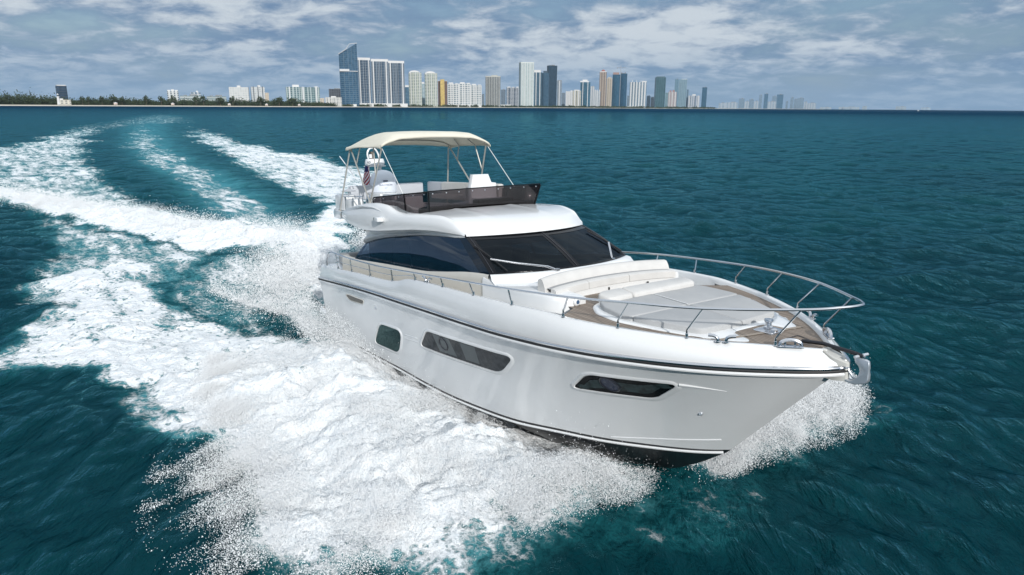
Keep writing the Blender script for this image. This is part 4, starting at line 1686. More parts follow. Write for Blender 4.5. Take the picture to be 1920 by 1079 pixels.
def wake_height(x, y, f):
    xb, yb = to_boat(x, y)
    d = line_dist(x, y, RIDGE)
    s = -xb
    h = .62 * np.exp(-(d / 1.35) ** 2) * sstep(-3, 8, s) * (.75 + .5 * fbm(x / 1.5, y / 1.5, 3))
    # hollow behind the transom and beside the quarter
    h -= .42 * np.exp(-((xb + 4.5) / 5.0) ** 2 - (yb / 2.6) ** 2)
    h -= .30 * np.exp(-((xb + 1) / 5.0) ** 2 - ((np.abs(yb) - 4.2) / 1.5) ** 2)
    # heap of white water thrown up beside the forebody
    bw = sm(np.clip(xb, 0, 12.4), [(0, 1.9), (7, 1.9), (9, 1.6), (10.5, 1.15), (11.5, .6), (12.2, .1), (12.4, 0)])
    o = np.abs(yb) - bw
    along = sstep(12.9, 11.2, xb) * sstep(-2, 5, xb)
    h += along * (.34 * np.exp(-((o - 1.0) / 1.1) ** 2) + .18 * np.exp(-((o - 3.6) / 1.6) ** 2))
    h += .10 * np.exp(-((xb - 12.5) / .8) ** 2 - (yb / 1.4) ** 2)
    # the white core of the thrown spray, heaped and torn
    core = sstep(11.9, 9.8, xb) * sstep(0.5, 4.0, xb) * (yb < 0)
    cn = fbm(xb / .9 + 11, yb / 2.4, 4, .5)
    h += core * (.46 * np.exp(-((o - 2.3) / 1.5) ** 2) * np.clip(.8 + .9 * cn, .1, 2) + .08 * np.clip(fbm(xb / .40, yb / 1.1 + 7, 3), -.4, 1) * np.exp(-((o - 2.4) / 2.2) ** 2))
    # prop wash rolls up along the middle of the wake
    yc = 3.0e-4 * s ** 2 * .9
    h += .18 * np.exp(-((yb - yc) / 2.2) ** 2) * sstep(8, 16, s) * sstep(160, 40, s)
    return h


def polar_grid(r, phi):
    R, Ph = np.meshgrid(r, phi, indexing='ij')
    return (R * np.sin(Ph)).ravel(), (R * np.cos(Ph)).ravel(), R.ravel()


RATIO = 1.0044
nr = int(math.log(12600 / 5.0) / math.log(RATIO))
r = np.concatenate([[0.3, 1.5, 3.0, 4.2], 5.0 * RATIO ** np.arange(nr), [12600.0]])
half = np.concatenate([np.arange(0, rad(44), .0036), np.geomspace(rad(44.3), math.pi, 40)])
phi = np.concatenate([-half[1:-1][::-1], half])
gx, gy, gr = polar_grid(r, phi)
n_r, n_p = len(r), len(phi)
foam_v = foam_at(gx, gy)
LANE = [(-9.0, 32), (-13.2, 39.6), (-16, 42.9), (-19.0, 49.3), (-25.2, 60.8), (-32.5, 73), (-42.5, 88.5), (-67, 133), (-99, 196), (-142, 285), (-215, 450)]
milk_v = np.zeros(gx.shape)
_m = np.where((gx < 0) & (gx > -260) & (gy > 24) & (gy < 520))[0]
_d = line_dist(gx[_m], gy[_m], LANE) / (1.5 + .022 * gy[_m])
milk_v[_m] = np.exp(-_d ** 2) * sstep(26, 40, gy[_m]) * (1 - .6 * sstep(150, 450, gy[_m]))
spacing = gr * (RATIO - 1) + .012
wide = np.abs(np.arctan2(gx, gy)) > rad(44)
spacing = np.where(wide, spacing * 6, spacing)
ch, cox, coy = chop(gx, gy, spacing)
calm = 1 - .55 * np.clip(foam_v + .5 * milk_v, 0, 1)
lump = np.clip(foam_v - .25, 0, 1) * np.clip((.35 / spacing - .8), 0, 1)
lumps = lump * (.17 * fbm(gx / 1.1, gy / 1.1, 4, .55) + .10 * np.abs(fbm(gx / .42 + 3, gy / .42, 3)))
gz = ch * calm + wake_height(gx, gy, foam_v) + lumps
V = np.stack([gx + cox * calm, gy + coy * calm, gz], -1)
idx = np.arange(n_r * n_p).reshape(n_r, n_p)
a, b = idx[:-1], idx[1:]
q = np.stack([a, np.roll(a, -1, 1), np.roll(b, -1, 1), b], -1).reshape(-1, 4)
fq = foam_v[q].mean(1)


def water_material():
    m = mat("sea_water", (.002, .04, .05), .06)
    n = NT(m)
    b = n.b
    at = n.new("ShaderNodeAttribute", attribute_name="foam").outputs["Fac"]
    far = n.new("ShaderNodeAttribute", attribute_name="distant").outputs["Fac"]
    ob = n.obj()
    vr = n.new("ShaderNodeVectorRotate", rotation_type='Z_AXIS')
    vr.inputs["Angle"].default_value = -YACHT_ROT[2]
    n.link(ob, vr.inputs["Vector"])
    ms = n.new("ShaderNodeMapping")
    ms.inputs["Scale"].default_value = (.34, 1.0, 1.0)
    n.link(vr.outputs[0], ms.inputs[0])
    st = ms.outputs[0]                      # drawn out along the boat's track
    n1 = n.noise(st, 1.1, 10.0, .66, .1)
    n2 = n.noise(ob, 3.6, 8.0, .62, .15)
    lace = n.math('SUBTRACT', 1.0, n.math('ABSOLUTE', n.math('MULTIPLY_ADD', n2, 2.0, -1.0)))
    nf = n.noise(st, .24, 6.0, .6)
    tex = n.math('ADD', n.math('MULTIPLY', n.math('SUBTRACT', n1, .5), 1.7), n.math('MULTIPLY', n.math('SUBTRACT', lace, .80), 1.2))
    tex = n.math('ADD', tex, n.math('MULTIPLY', n.math('SUBTRACT', nf, .5), .7))
    tex = n.math('MULTIPLY', tex, n.math('SUBTRACT', 1.0, n.math('MULTIPLY', far, .45)))
    has = n.ramp(at, .02, .25)
    f = n.math('ADD', at, n.math('MULTIPLY', tex, has))
    white = n.math('MULTIPLY', n.ramp(f, .50, .86), has)
    aer = n.math('MULTIPLY', n.ramp(f, .0, .70), has)
    # deep water, a touch greener in random patches
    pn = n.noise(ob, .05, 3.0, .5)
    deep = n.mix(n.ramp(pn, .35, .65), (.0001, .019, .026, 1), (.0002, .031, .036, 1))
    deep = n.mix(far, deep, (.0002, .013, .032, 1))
    turq = n.mix(n.ramp(at, .30, .56), (.008, .080, .090, 1), (.085, .30, .33, 1))
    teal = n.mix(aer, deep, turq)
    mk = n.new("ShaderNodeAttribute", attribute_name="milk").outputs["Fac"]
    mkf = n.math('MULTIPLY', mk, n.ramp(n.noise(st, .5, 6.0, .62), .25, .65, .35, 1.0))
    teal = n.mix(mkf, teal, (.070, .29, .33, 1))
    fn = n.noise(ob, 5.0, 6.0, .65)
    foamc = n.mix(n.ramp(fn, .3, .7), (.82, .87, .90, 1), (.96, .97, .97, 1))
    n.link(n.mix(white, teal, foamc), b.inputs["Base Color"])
    n.link(n.math('ADD', n.ramp(white, 0, 1, .05, .75), n.math('MULTIPLY', far, .16)), b.inputs["Roughness"])
    b.inputs["Specular IOR Level"].default_value = 0.0
    # ripples too small for the mesh
    mp = n.new("ShaderNodeMapping")
    mp.inputs["Rotation"].default_value = (0, 0, rad(-25))
    mp.inputs["Scale"].default_value = (1.0, .55, 1.0)
    n.link(ob, mp.inputs[0])
    h1 = n.noise(mp.outputs[0], 2.2, 7.0, .62, .4)
    h2 = n.noise(mp.outputs[0], .55, 5.0, .6, .3)
    mr = n.new("ShaderNodeMapping")
    mr.inputs["Rotation"].default_value = (0, 0, rad(28))
    mr.inputs["Scale"].default_value = (1.25, .42, 1.0)
    n.link(ob, mr.inputs[0])
    r1 = n.math('SUBTRACT', 1.0, n.math('ABSOLUTE', n.math('MULTIPLY_ADD', n.noise(mr.outputs[0], 1.5, 6.0, .6, .5), 2.0, -1.0)))
    r1 = n.math('POWER', r1, 3.0)
    h1 = n.math('ADD', h1, n.math('MULTIPLY', r1, .36))
    hh = n.math('ADD', n.math('MULTIPLY', h1, .15), n.math('MULTIPLY', h2, n.math('MULTIPLY', n.math('ADD', far, .12), .75)))
    mw = n.new("ShaderNodeMapping")
    mw.inputs["Scale"].default_value = (.55, 1.0, 1.0)
    n.link(ob, mw.inputs[0])
    h4 = n.noise(mw.outputs[0], .13, 4.0, .55)
    hh = n.math('ADD', hh, n.math('MULTIPLY', h4, n.math('MULTIPLY', far, 3.0)))
    hf = n.math('MULTIPLY', n.noise(ob, 4.2, 8.0, .7), n.math('MULTIPLY', white, .12))
    nrm = n.bump(n.math('ADD', hh, hf), 1.0, 1.0)
    n.link(nrm, b.inputs["Normal"])
    # mirror of the sky, tinted as the sea-green surface tints it
    gl = n.new("ShaderNodeBsdfGlossy")
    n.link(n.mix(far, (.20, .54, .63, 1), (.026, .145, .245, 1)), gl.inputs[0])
    n.link(n.math('ADD', .06, n.math('MULTIPLY', far, .16)), gl.inputs["Roughness"])
    n.link(nrm, gl.inputs["Normal"])
    fr = n.new("ShaderNodeFresnel")
    fr.inputs[0].default_value = 1.333
    n.link(nrm, fr.inputs["Normal"])
    mx = n.new("ShaderNodeMixShader")
    n.link(n.math('MULTIPLY', fr.outputs[0], n.ramp(white, 0, 1, 1.0, .05)), mx.inputs[0])
    n.link(b.outputs[0], mx.inputs[1])
    n.link(gl.outputs[0], mx.inputs[2])
    n.link(mx.outputs[0], n.t.nodes["Material Output"].inputs[0])
    return m


WATER = water_material()
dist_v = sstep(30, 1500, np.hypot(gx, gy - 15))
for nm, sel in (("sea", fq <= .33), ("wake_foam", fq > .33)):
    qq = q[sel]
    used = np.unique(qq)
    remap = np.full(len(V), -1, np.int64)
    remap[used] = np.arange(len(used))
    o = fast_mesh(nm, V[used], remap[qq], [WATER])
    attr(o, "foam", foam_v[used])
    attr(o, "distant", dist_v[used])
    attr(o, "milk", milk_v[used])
    if nm == "sea":
        tag(o, "dark teal choppy sea reaching to the horizon", "sea", kind="structure")
    else:
        tag(o, "broad white churned wake and bow foam around and behind the yacht", "wake foam", kind="stuff")

# ------------------------------------------------------------------ flying spray
def spray_material():
    m = bpy.data.materials.new("spray_droplets")
    m.use_nodes = True
    n = NT(m)
    n.t.nodes.remove(n.b)
    ge = n.new("ShaderNodeNewGeometry")
    va = n.new("ShaderNodeVectorMath", operation='MULTIPLY_ADD')
    n.link(ge.outputs["Normal"], va.inputs[0]); va.inputs[1].default_value = (.55, .55, .55); va.inputs[2].default_value = (.12, -.42, .72)
    vn = n.new("ShaderNodeVectorMath", operation='NORMALIZE')
    n.link(va.outputs[0], vn.inputs[0])
    d = n.new("ShaderNodeBsdfDiffuse"); n.link(vn.outputs[0], d.inputs["Normal"]); d.inputs[0].default_value = (.95, .97, .98, 1)
    t = n.new("ShaderNodeBsdfTranslucent"); t.inputs[0].default_value = (.95, .97, .98, 1)
    mx = n.new("ShaderNodeMixShader"); mx.inputs[0].default_value = .28
    n.link(d.outputs[0], mx.inputs[1]); n.link(t.outputs[0], mx.inputs[2])
    n.link(mx.outputs[0], n.t.nodes["Material Output"].inputs[0])
    return m


SPRAY = spray_material()
TET = np.array([(1, 1, 1), (1, -1, -1), (-1, 1, -1), (-1, -1, 1)]) / math.sqrt(3) * 1.25
TETF = np.array([(0, 1, 2), (0, 3, 1), (0, 2, 3), (1, 3, 2)])


def droplets(name, P, R, label, cat, stretch=None):
    k = len(P)
    A = RNG.normal(size=(k, 4)); A /= np.linalg.norm(A, axis=1)[:, None]
    w, x, y, z = A.T
    M = np.stack([1 - 2 * (y * y + z * z), 2 * (x * y - w * z), 2 * (x * z + w * y), 2 * (x * y + w * z), 1 - 2 * (x * x + z * z), 2 * (y * z - w * x), 2 * (x * z - w * y), 2 * (y * z + w * x), 1 - 2 * (x * x + y * y)], -1).reshape(k, 3, 3)
    V = np.einsum('kij,vj->kvi', M, TET) * R[:, None, None] + P[:, None, :]
    F = TETF[None] + 4 * np.arange(k)[:, None, None]
    o = fast_mesh(name, V.reshape(-1, 3), F.reshape(-1, 3), [SPRAY], smooth=False)
    tag(o, label, cat, kind="stuff")
    return o


def to_world(xb, yb, z):
    wx, wy = from_boat(xb, yb)
    return np.stack([wx, wy, z], -1)


def sheet(side, N, xlo, xhi, rmed):
    """thrown spray: outward from the forebody, arching and breaking up into bursts and strings"""
    M = N * 4
    x = RNG.uniform(xlo, xhi, M)
    dn = RNG.beta(1.05, 1.2, M)
    # most droplets fly in bursts: strings drawn out along the throw
    nb = 5200
    bx, bd = RNG.uniform(xlo, xhi, nb), RNG.beta(1.0, 1.0, nb)
    bz = RNG.random(nb)
    bi = RNG.integers(0, nb, M)
    burst = RNG.random(M) < .62
    along = RNG.normal(0, 1, M) * (.015 + .07 * RNG.random(nb)[bi] ** 2)
    x = np.where(burst, bx[bi] + RNG.normal(0, .075, M) - along * 1.2, x)
    dn = np.where(burst, bd[bi] + along, dn)
    ok = (dn > 0) & (dn < 1) & (x > xlo) & (x < xhi)
    x, dn, bz, burst = x[ok], dn[ok], bz[bi][ok], burst[ok]
    D = sm(x, [(0, 3.6), (3, 4.8), (5, 5.5), (8, 6.6), (10, 7.2), (11.5, 7.0), (12.3, 6.2), (12.9, 4.8)])
    bw = sm(np.clip(x, 0, 12.4), [(0, 2.0), (7, 1.95), (9, 1.7), (10.5, 1.25), (11.5, .7), (12.2, .15), (12.4, .05)])
    streak = fbm(x * 1.3 + dn * .8, dn * 2.0 + 3, 3, .6)
    clump = fbm(x * .7 + 9, dn * D * .6, 3, .6)
    if side > 0:
        streak, clump = streak * .5 + .25, clump * .5 + .2
    p = np.clip(.30 + 1.0 * streak + .9 * clump, .010, 1) * np.where(dn > .72, np.clip((1 - dn) / .28, 0, 1) ** 1.2, 1.0)
    p *= sstep(xhi + .05, xhi - .9, x + .5 * fbm(dn * 5, x * .5, 2)) * .85 + .15 * (x < xhi)
    p *= 1 - .55 * sstep(.22, .0, dn) * sstep(7.5, 10.5, x)
    if side < 0:
        p *= 1 - .74 * sstep(11.5, 9.4, x) * sstep(.03, .14, dn) * sstep(.78, .60, dn)
        p *= 1 - .60 * sstep(6.5, 4.0, x) * sstep(.90, .70, dn)
    keep = np.where(RNG.random(len(x)) < p)[0][:N]
    x, dn, D, bw, clump, bz, burst = (v[keep] for v in (x, dn, D, bw, clump, bz, burst))
    k = len(x)
    H = sm(x, [(0, .35), (4, .55), (8, .85), (10.5, 1.05), (11.8, .85), (12.9, .45)])
    near = .12 + .35 * sstep(11.5, 8.0, x)
    arch = np.where(dn < .4, near + (1 - near) * np.sin(dn / .4 * math.pi / 2), np.cos((dn - .4) / .6 * math.pi / 2) ** .8)
    U = np.where(burst, .12 + .88 * bz ** .8 + RNG.normal(0, .07, k), 1 - RNG.random(k) ** 1.7 * .9)
    z = .05 + H * arch * np.maximum(U, 0) * (1 + .45 * clump) + RNG.exponential(.03, k)
    z += np.where(RNG.random(k) < .03, RNG.exponential(.22, k), 0)
    x = x - dn * (0.4 if side < 0 else -.45) + RNG.normal(0, .03, k)
    if side > 0:
        z = z * .8 * (1 - .25 * dn)
    y = side * (bw + dn * D + RNG.normal(0, .03, k))
    R = np.exp(RNG.normal(math.log(rmed), .36, k)) * (1 + .7 * sstep(.6, 1, dn) * RNG.random(k) ** 4)
    return to_world(x, y, z), np.minimum(R, .017)


def along_line(L, N, wid, zlo, zhi, rmed, zexp=1.6):
    L = np.array(L, float)
    seg = np.linalg.norm(np.diff(L[:, :2], axis=0), axis=1)
    c = np.concatenate([[0], np.cumsum(seg)])
    t = RNG.random(N) * c[-1]
    i = np.clip(np.searchsorted(c, t) - 1, 0, len(seg) - 1)
    f = (t - c[i]) / seg[i]
    p = L[i] * (1 - f)[:, None] + L[i + 1] * f[:, None]
    nz = fbm(p[:, 0] * .9, p[:, 1] * .9, 3)
    x = p[:, 0] + RNG.normal(0, 1, N) * wid
    y = p[:, 1] + RNG.normal(0, 1, N) * wid
    z = p[:, 2] + zlo + (zhi - zlo) * RNG.random(N) ** zexp * np.clip(.65 + .8 * nz, .1, 1.5)
    return np.stack([x, y, z], -1), np.exp(RNG.normal(math.log(rmed), .4, N))


P1, R1 = sheet(-1, 760000, .5, 12.75, .0044)
pc, rc = along_line([(3.05, 13.0, .55), (3.35, 12.5, .45), (3.6, 11.9, .12), (3.9, 11.5, .05)], 5000, .05, -.05, .12, .006)
P1, R1 = np.concatenate([P1, pc]), np.concatenate([R1, rc])
droplets("bow_spray", P1, R1, "white spray thrown off the near starboard bow, breaking into droplets", "spray")
P1, R1 = sheet(1, 260000, 10.2, 12.9, .0050)
droplets("bow_spray", P1, R1, "fan of spray showing beyond the stem on the far port side", "spray")
# fine spray climbing the starboard quarter
k = 26000
x = RNG.beta(1.6, 2.2, k) * 7.2 - 1.6
o = RNG.exponential(.22, k)
z = .25 + (1 - np.exp(-o * 2)) * .2 + RNG.random(k) ** 2.2 * .85 * sstep(6.0, 2.5, x) + RNG.exponential(.06, k)
Pq = to_world(x, -(2.2 + .08 * RNG.random(k) + o + .12 * z), z)
Rq = np.exp(RNG.normal(math.log(.005), .4, k))
pl, rl = along_line([(*from_boat(4.6, -2.5), .3), (*from_boat(1.0, -2.9), .2), (-7.2, 22.6, .1), (-9.3, 24.3, .0), (-11.5, 26.2, .0)], 16000, .13, .0, .5, .008)
droplets("quarter_spray", np.concatenate([Pq, pl]), np.concatenate([Rq, rl]), "fine misty spray along the yacht's starboard quarter", "spray")
# tumbling water over the stern wave and astern of the transom
pr, rr = along_line([(a, b, 0) for a, b in RIDGE], 190000, .75, .15, 1.15, .0115, 2.2)
ps, rs = along_line([(*from_boat(-3.2, -2.2), 0), (*from_boat(-7.5, -1.2), 0), (*from_boat(-12, .5), 0), (*from_boat(-19, 2.5), 0)], 90000, .9, .0, 1.3, .0085, 2.0)
pt, rt = along_line([(*from_boat(-4, 2.5), 0), (*from_boat(-10, 4.5), 0), (*from_boat(-18, 9), 0)], 60000, .9, .1, 1.1, .0125, 2.1)
droplets("stern_spray", np.concatenate([pr, ps, pt]), np.concatenate([rr, rs, rt]), "tumbling white spray on the stern wave behind the yacht", "spray")

# ================================================================== the far shore
FPX = 1329.08


def far_d(px):
    return float(sm(px, [(-900, 1150), (0, 1650), (300, 2000), (640, 2600), (960, 3900), (1330, 6300), (1420, 7900), (1530, 9400), (1760, 11200)]))


def far_x(px, d): return (px - 962.5) / FPX * .969 * d
def far_z(px, py, d): return 6.9 + (201.1 + .0074 * (px - 960) - py) / FPX * .939 * d


# ground of the shore: beach, then dark green land behind it
pxs = np.concatenate([np.linspace(-900, 1330, 70), np.linspace(1345, 1545, 26)])
bch, lnd = [], []
for p in pxs:
    d = far_d(p)
    wob = 6 * math.sin(p * .05)
    bch.append([(far_x(p, d + o), d + o + wob, z) for o, z in ((-6, -1.0), (6, .35), (30, 1.9), (62, 2.6))])
    lnd.append([(far_x(p, d + o), d + o + wob, z) for o, z in ((58, 2.2), (75, 3.2), (260, 3.4), (900, 3.4), (905, -3))])
mb = MB(); mb.grid(bch, 0)
tag(mb.build("beach", worn(mat("pale_sand", (.52, .47, .39), .9), (.52, .47, .39), .08, .02, (.85, .95))), "long strip of pale sand along the far shore", "beach", kind="structure")
mb = MB(); mb.grid(lnd, 0)
tag(mb.build("shore_land", worn(mat("shore_green", (.035, .055, .03), .9), (.035, .055, .03), .3, .02, (.85, .95))), "low green ground behind the beach", "land", kind="structure")

# --- facades
_fac = {}


def facade(wall, glass, fl=6.6, cols=0.0, band=.45, vband=.5, rough=.35, var=.25):
    wall = tuple(c * .80 for c in wall)
    key = (wall, glass, fl, cols, band, vband)
    if key in _fac:
        return _fac[key]
    m = mat("facade", wall, .6)
    n = NT(m)
    sp = n.new("ShaderNodeSeparateXYZ")
    n.link(n.obj(), sp.inputs[0])
    ff = n.math('FRACT', n.math('MULTIPLY', sp.outputs[2], 1 / fl))
    w = n.math('LESS_THAN', ff, band)                    # slab edge
    if cols > 0:
        u = n.math('ADD', sp.outputs[0], n.math('MULTIPLY', sp.outputs[1], .83))
        cf = n.math('FRACT', n.math('MULTIPLY', u, 1 / cols))
        w = n.math('MAXIMUM', w, n.math('LESS_THAN', cf, vband))
    mp = n.new("ShaderNodeMapping")
    mp.inputs["Scale"].default_value = (1 / 5.0, 1 / 5.0, 1 / fl)
    n.link(n.obj(), mp.inputs[0])
    vo = n.new("ShaderNodeTexVoronoi")
    vo.inputs["Scale"].default_value = 1.0
    vo.inputs["Randomness"].default_value = .3
    n.link(mp.outputs[0], vo.inputs["Vector"])
    sx_ = n.new("ShaderNodeSeparateColor")
    n.link(vo.outputs["Color"], sx_.inputs[0])
    g2 = n.mix(n.ramp(sx_.outputs[0], 0, 1, 0, var * 2, smooth=False), (*glass, 1), tuple(min(1, c * 2.2 + .03) for c in glass) + (1,))
    n.link(n.mix(w, g2, (*wall, 1)), n.b.inputs["Base Color"])
    n.link(n.ramp(w, 0, 1, .12, .7), n.b.inputs["Roughness"])
    n.b.inputs["Specular IOR Level"].default_value = .4
    _fac[key] = m
    return m


WHITE_W = (.66, .66, .64)
NAVY = (.012, .030, .060)
BLUEG = (.030, .085, .150)
TEALG = (.025, .070, .095)
GREYG = (.07, .09, .11)
ROOFW = mat("roof_white", (.60, .60, .59), .7)
ROOFG = mat("roof_grey", (.22, .23, .24), .8)
PIER = mat("white_pier", (.56, .57, .57), .7)


def plan(kind, w, d):
    if kind == 'round':
        a = np.linspace(0, 2 * math.pi, 28, endpoint=False)
        return [(w / 2 * abs(math.cos(t)) ** .75 * math.copysign(1, math.cos(t)), d / 2 * abs(math.sin(t)) ** .75 * math.copysign(1, math.sin(t))) for t in a]
    if kind == 'bow':      # front swells towards the sea
        fr = [(w * (t - .5), -d / 2 - .16 * d * math.sin(t * math.pi)) for t in np.linspace(0, 1, 12)]
        return fr + [(w / 2, d / 2), (-w / 2, d / 2)]
    if kind == 'stag':     # stepped bays
        k = 5
        out = []
        for i in range(k):
            y = -d / 2 - (.12 * d if i % 2 else 0)
            out += [(w * (i / k - .5), y), (w * ((i + 1) / k - .5), y)]
        return out + [(w / 2, d / 2), (-w / 2, d / 2)]
    return [(-w / 2, -d / 2), (w / 2, -d / 2), (w / 2, d / 2), (-w / 2, d / 2)]


def building(name, x0, x1, ytop, label, m, kind='box', off=90, yaw=0.0, depth=.7, piers=0, pier_w=.25, cap=None, crown=None, podium=None, cat="tower", group="towers along the far shore", slant=None, base=3.0, pier_mat=None, cap_mat=None, lean=0.0):
    pc = (x0 + x1) / 2
    d = far_d(pc) + off
    w = (x1 - x0) / FPX * .969 * d / (math.cos(math.atan2(pc - 960, FPX)) * .0 + 1)
    h = far_z(pc, ytop, d) - base
    X = far_x(pc, d)
    az = -math.atan2(X, d)
    root_rot = az + yaw
    w *= .97
    wl = w * math.cos(az) / (abs(math.cos(yaw)) + depth * abs(math.sin(yaw)) * .9)
    dep = wl * depth
    P = plan(kind, wl, dep)
    mb = MB()
    if slant:
        # roof rises from one side to the other: slant = drop at left, drop at right, as share of height
        V = [(x, y, 0) for x, y in P] + [(x, y, h * (1 - (slant[0] * (.5 - x / wl) + slant[1] * (.5 + x / wl)))) for x, y in P]
    else:
        V = [(x, y, 0) for x, y in P] + [(x * (1 + lean), y, h) for x, y in P]
    k = len(P)
    F = [(i, (i + 1) % k, k + (i + 1) % k, k + i) for i in range(k)] + [tuple(range(k, 2 * k)), tuple(range(k))[::-1]]
    mb.add(V, F)
    o = mb.build(name, m, None, smooth=(kind in ('round', 'bow')), angle=30)
    o.location = (X, d + dep / 2, base)
    o.rotation_euler = (0, 0, root_rot)
    tag(o, label, cat, group, 'thing')
    if piers:
        for i in range(piers):
            t = (i + .5) / piers if piers > 1 else .5
            if pier_w >= 1:
                pw = pier_w
            else:
                pw = wl / piers * pier_w
            x = wl * (t - .5)
            y = -dep / 2 - (.16 * dep * math.sin(t * math.pi) if kind == 'bow' else 0) - 1.2
            if kind == 'round':
                y = -dep / 2 * (1 - abs(2 * t - 1) ** 2.6) ** .5 - 1.0
            mb = MB()
            mb.box((x, y + 1.0, h * .5 + .5), (pw, 3.0, h + 1.0))
            mb.build("pier", pier_mat or PIER, o, smooth=False)
    if not cap and not crown and not slant and w > 25:
        cap, cap_mat = [(.12, .34, .5, 4.5), (-.25, .16, .4, 2.5)], ROOFG
    if cap:
        for c in cap:          # (x share, width share, depth share, height m)
            mb = MB()
            mb.box((c[0] * wl, 0, h + c[3] / 2 + .05), (c[1] * wl, c[2] * dep, c[3]))
            mb.build("roof_block", cap_mat or ROOFW, o, smooth=False)
    if crown == 'arch':
        mb = MB()
        a = np.linspace(0, math.pi, 16)
        pr = [(wl * .42 * math.cos(t) - .06 * wl, h - 4 + h * .085 * math.sin(t) ** .8) for t in a]
        A = [(x, -dep * .56, z) for x, z in pr]; B = [(x, dep * .4, z) for x, z in pr]
        mb.add(A + B, [list(range(16)), list(range(16, 32))[::-1]] + [(i, i + 16, i + 17, i + 1) for i in range(15)])
        mb.build("arched_crown", ROOFW, o, smooth=False)
    if crown == 'dome':
        mb = MB()
        mb.lathe([(wl * .30, h), (wl * .29, h * 1.03), (wl * .22, h * 1.055), (wl * .1, h * 1.07), (0, h * 1.075)], (0, 0, 0), 18)
        mb.build("domed_roof", mat("red_dome", (.28, .10, .08), .7), o)
    if podium:
        mb = MB()
        mb.box((podium[0] * wl, -dep * .5 - 8, podium[2] / 2 - 1), (podium[1] * wl, 24, podium[2]))
        mb.build("podium", PIER, o, smooth=False)
    return o


B = building
# left of the bay
B("office_slab", 105.5, 127, 162.5, "dark slate office slab behind the beach trees, alone at the left", facade((.05, .07, .10), (.02, .04, .065), 7, 0, .3), off=320, yaw=.25, depth=.5, cap=[(0, .9, .8, 2.5)])
o = B("beach_clubhouse", 106, 131, 188.6, "low white beach building at the foot of the lighthouse tower", facade((.62, .60, .52), (.06, .07, .08), 5, 9, .55, .5), off=45, depth=.5, cat="beach house", group="low buildings on the beach", cap=[(-.25, .3, .6, 3)])
# lighthouse-shaped tower
d = far_d(110) + 50
mb = MB()
hh = far_z(110, 176.5, d) - 3
mb.lathe([(3.6, 0), (2.6, hh * .66), (3.4, hh * .68), (3.4, hh * .72), (1.9, hh * .73), (1.9, hh * .88), (2.4, hh * .89), (0, hh)], (0, 0, 0), 16)
lh = mb.build("lighthouse_tower", PIER)
lh.location = (far_x(110.3, d), d, 3)
tag(lh, "short white lighthouse shaped tower over the beach at the left", "lighthouse")
mb = MB(); mb.lathe([(1.95, hh * .75), (1.95, hh * .86)], (0, 0, 0), 16)
mb.build("lantern_glass", mat("lantern_glass", (.04, .05, .06), .2), lh)

B("apartment_block", 313, 335, 172.5, "small white block with three arched bays above the trees", facade((.64, .66, .66), GREYG, 7, 11, .3, .6), off=500, depth=.5, cap=[(-.33, .26, .5, 4), (0, .28, .5, 6), (.33, .26, .5, 4)], group="buildings behind the beach trees")
B("university_hall", 335, 377, 181, "long pale hall beside the small white arched block", facade((.50, .54, .54), (.14, .18, .19), 8, 0, .6), off=420, depth=.4, cat="hall", group="buildings behind the beach trees")
B("framed_hall", 358, 377, 174.5, "white framed hall with grey panels above the trees", facade((.60, .63, .65), (.12, .16, .20), 9, 12, .25, .3), off=520, depth=.4, cat="hall", group="buildings behind the beach trees", cap=[(.15, .2, .5, 5)])
B("long_hall", 386, 424, 182, "low grey green hall between the halls and the white slabs", facade((.42, .47, .47), (.15, .19, .20), 8, 0, .5), off=420, depth=.3, cat="hall", group="buildings behind the beach trees")
B("apartment_slab", 429, 467.5, 165, "wide white windowless looking slab, first of two together", facade((.66, .67, .66), (.30, .33, .34), 7, 8, .55, .45), off=260, yaw=-.1, depth=.35, cap=[(0, .18, .5, 5)], group="buildings behind the beach trees")
B("apartment_slab", 470, 497, 164.5, "white slab with one dark recess, right of the wide white slab", facade((.60, .62, .62), (.28, .31, .33), 7, 8, .55, .45), off=260, yaw=.1, depth=.45, cap=[(.1, .2, .5, 5)], piers=3, pier_w=.18, pier_mat=mat("dark_recess", (.08, .10, .12), .7), group="buildings behind the beach trees")
B("apartment_block", 497, 504.5, 175.5, "narrow cream block leaning on the white slab's right", facade((.62, .54, .42), (.25, .22, .2), 7, 6, .5, .5), off=255, depth=.8, group="buildings behind the beach trees")
B("apartment_slab", 534.5, 600, 165, "wide green and white glass slab with a taller white middle bay", facade((.45, .52, .52), (.05, .10, .11), 6.6, 10, .2, .38), kind='stag', off=230, yaw=.05, depth=.25, cap=[(-.19, .16, .6, 8), (-.28, .05, .5, 8), (.4, .1, .5, 3)], piers=5, pier_w=.2, group="buildings behind the beach trees")
B("apartment_block", 616, 639, 168.5, "dark brown block hidden behind the blue slanted tower's left", facade((.10, .11, .13), (.03, .035, .045), 6.6, 9, .3, .4), off=600, depth=.6, cap=[(.2, .5, .6, 3)], group="buildings behind the beach trees", cap_mat=ROOFG)
B("apartment_block", 608.5, 640, 184, "low white balconied block at the foot of the blue slanted tower", facade((.66, .66, .63), (.10, .11, .12), 5, 8, .4, .5), kind='stag', off=80, depth=.5, cap=[(.0, .3, .5, 4)], group="buildings behind the beach trees")
B("apartment_block", 600, 608, 185.5, "tiny cream block left of the low white balconied block", facade((.62, .55, .45), (.2, .18, .16), 5, 6, .5, .5), off=110, depth=.8, group="buildings behind the beach trees")

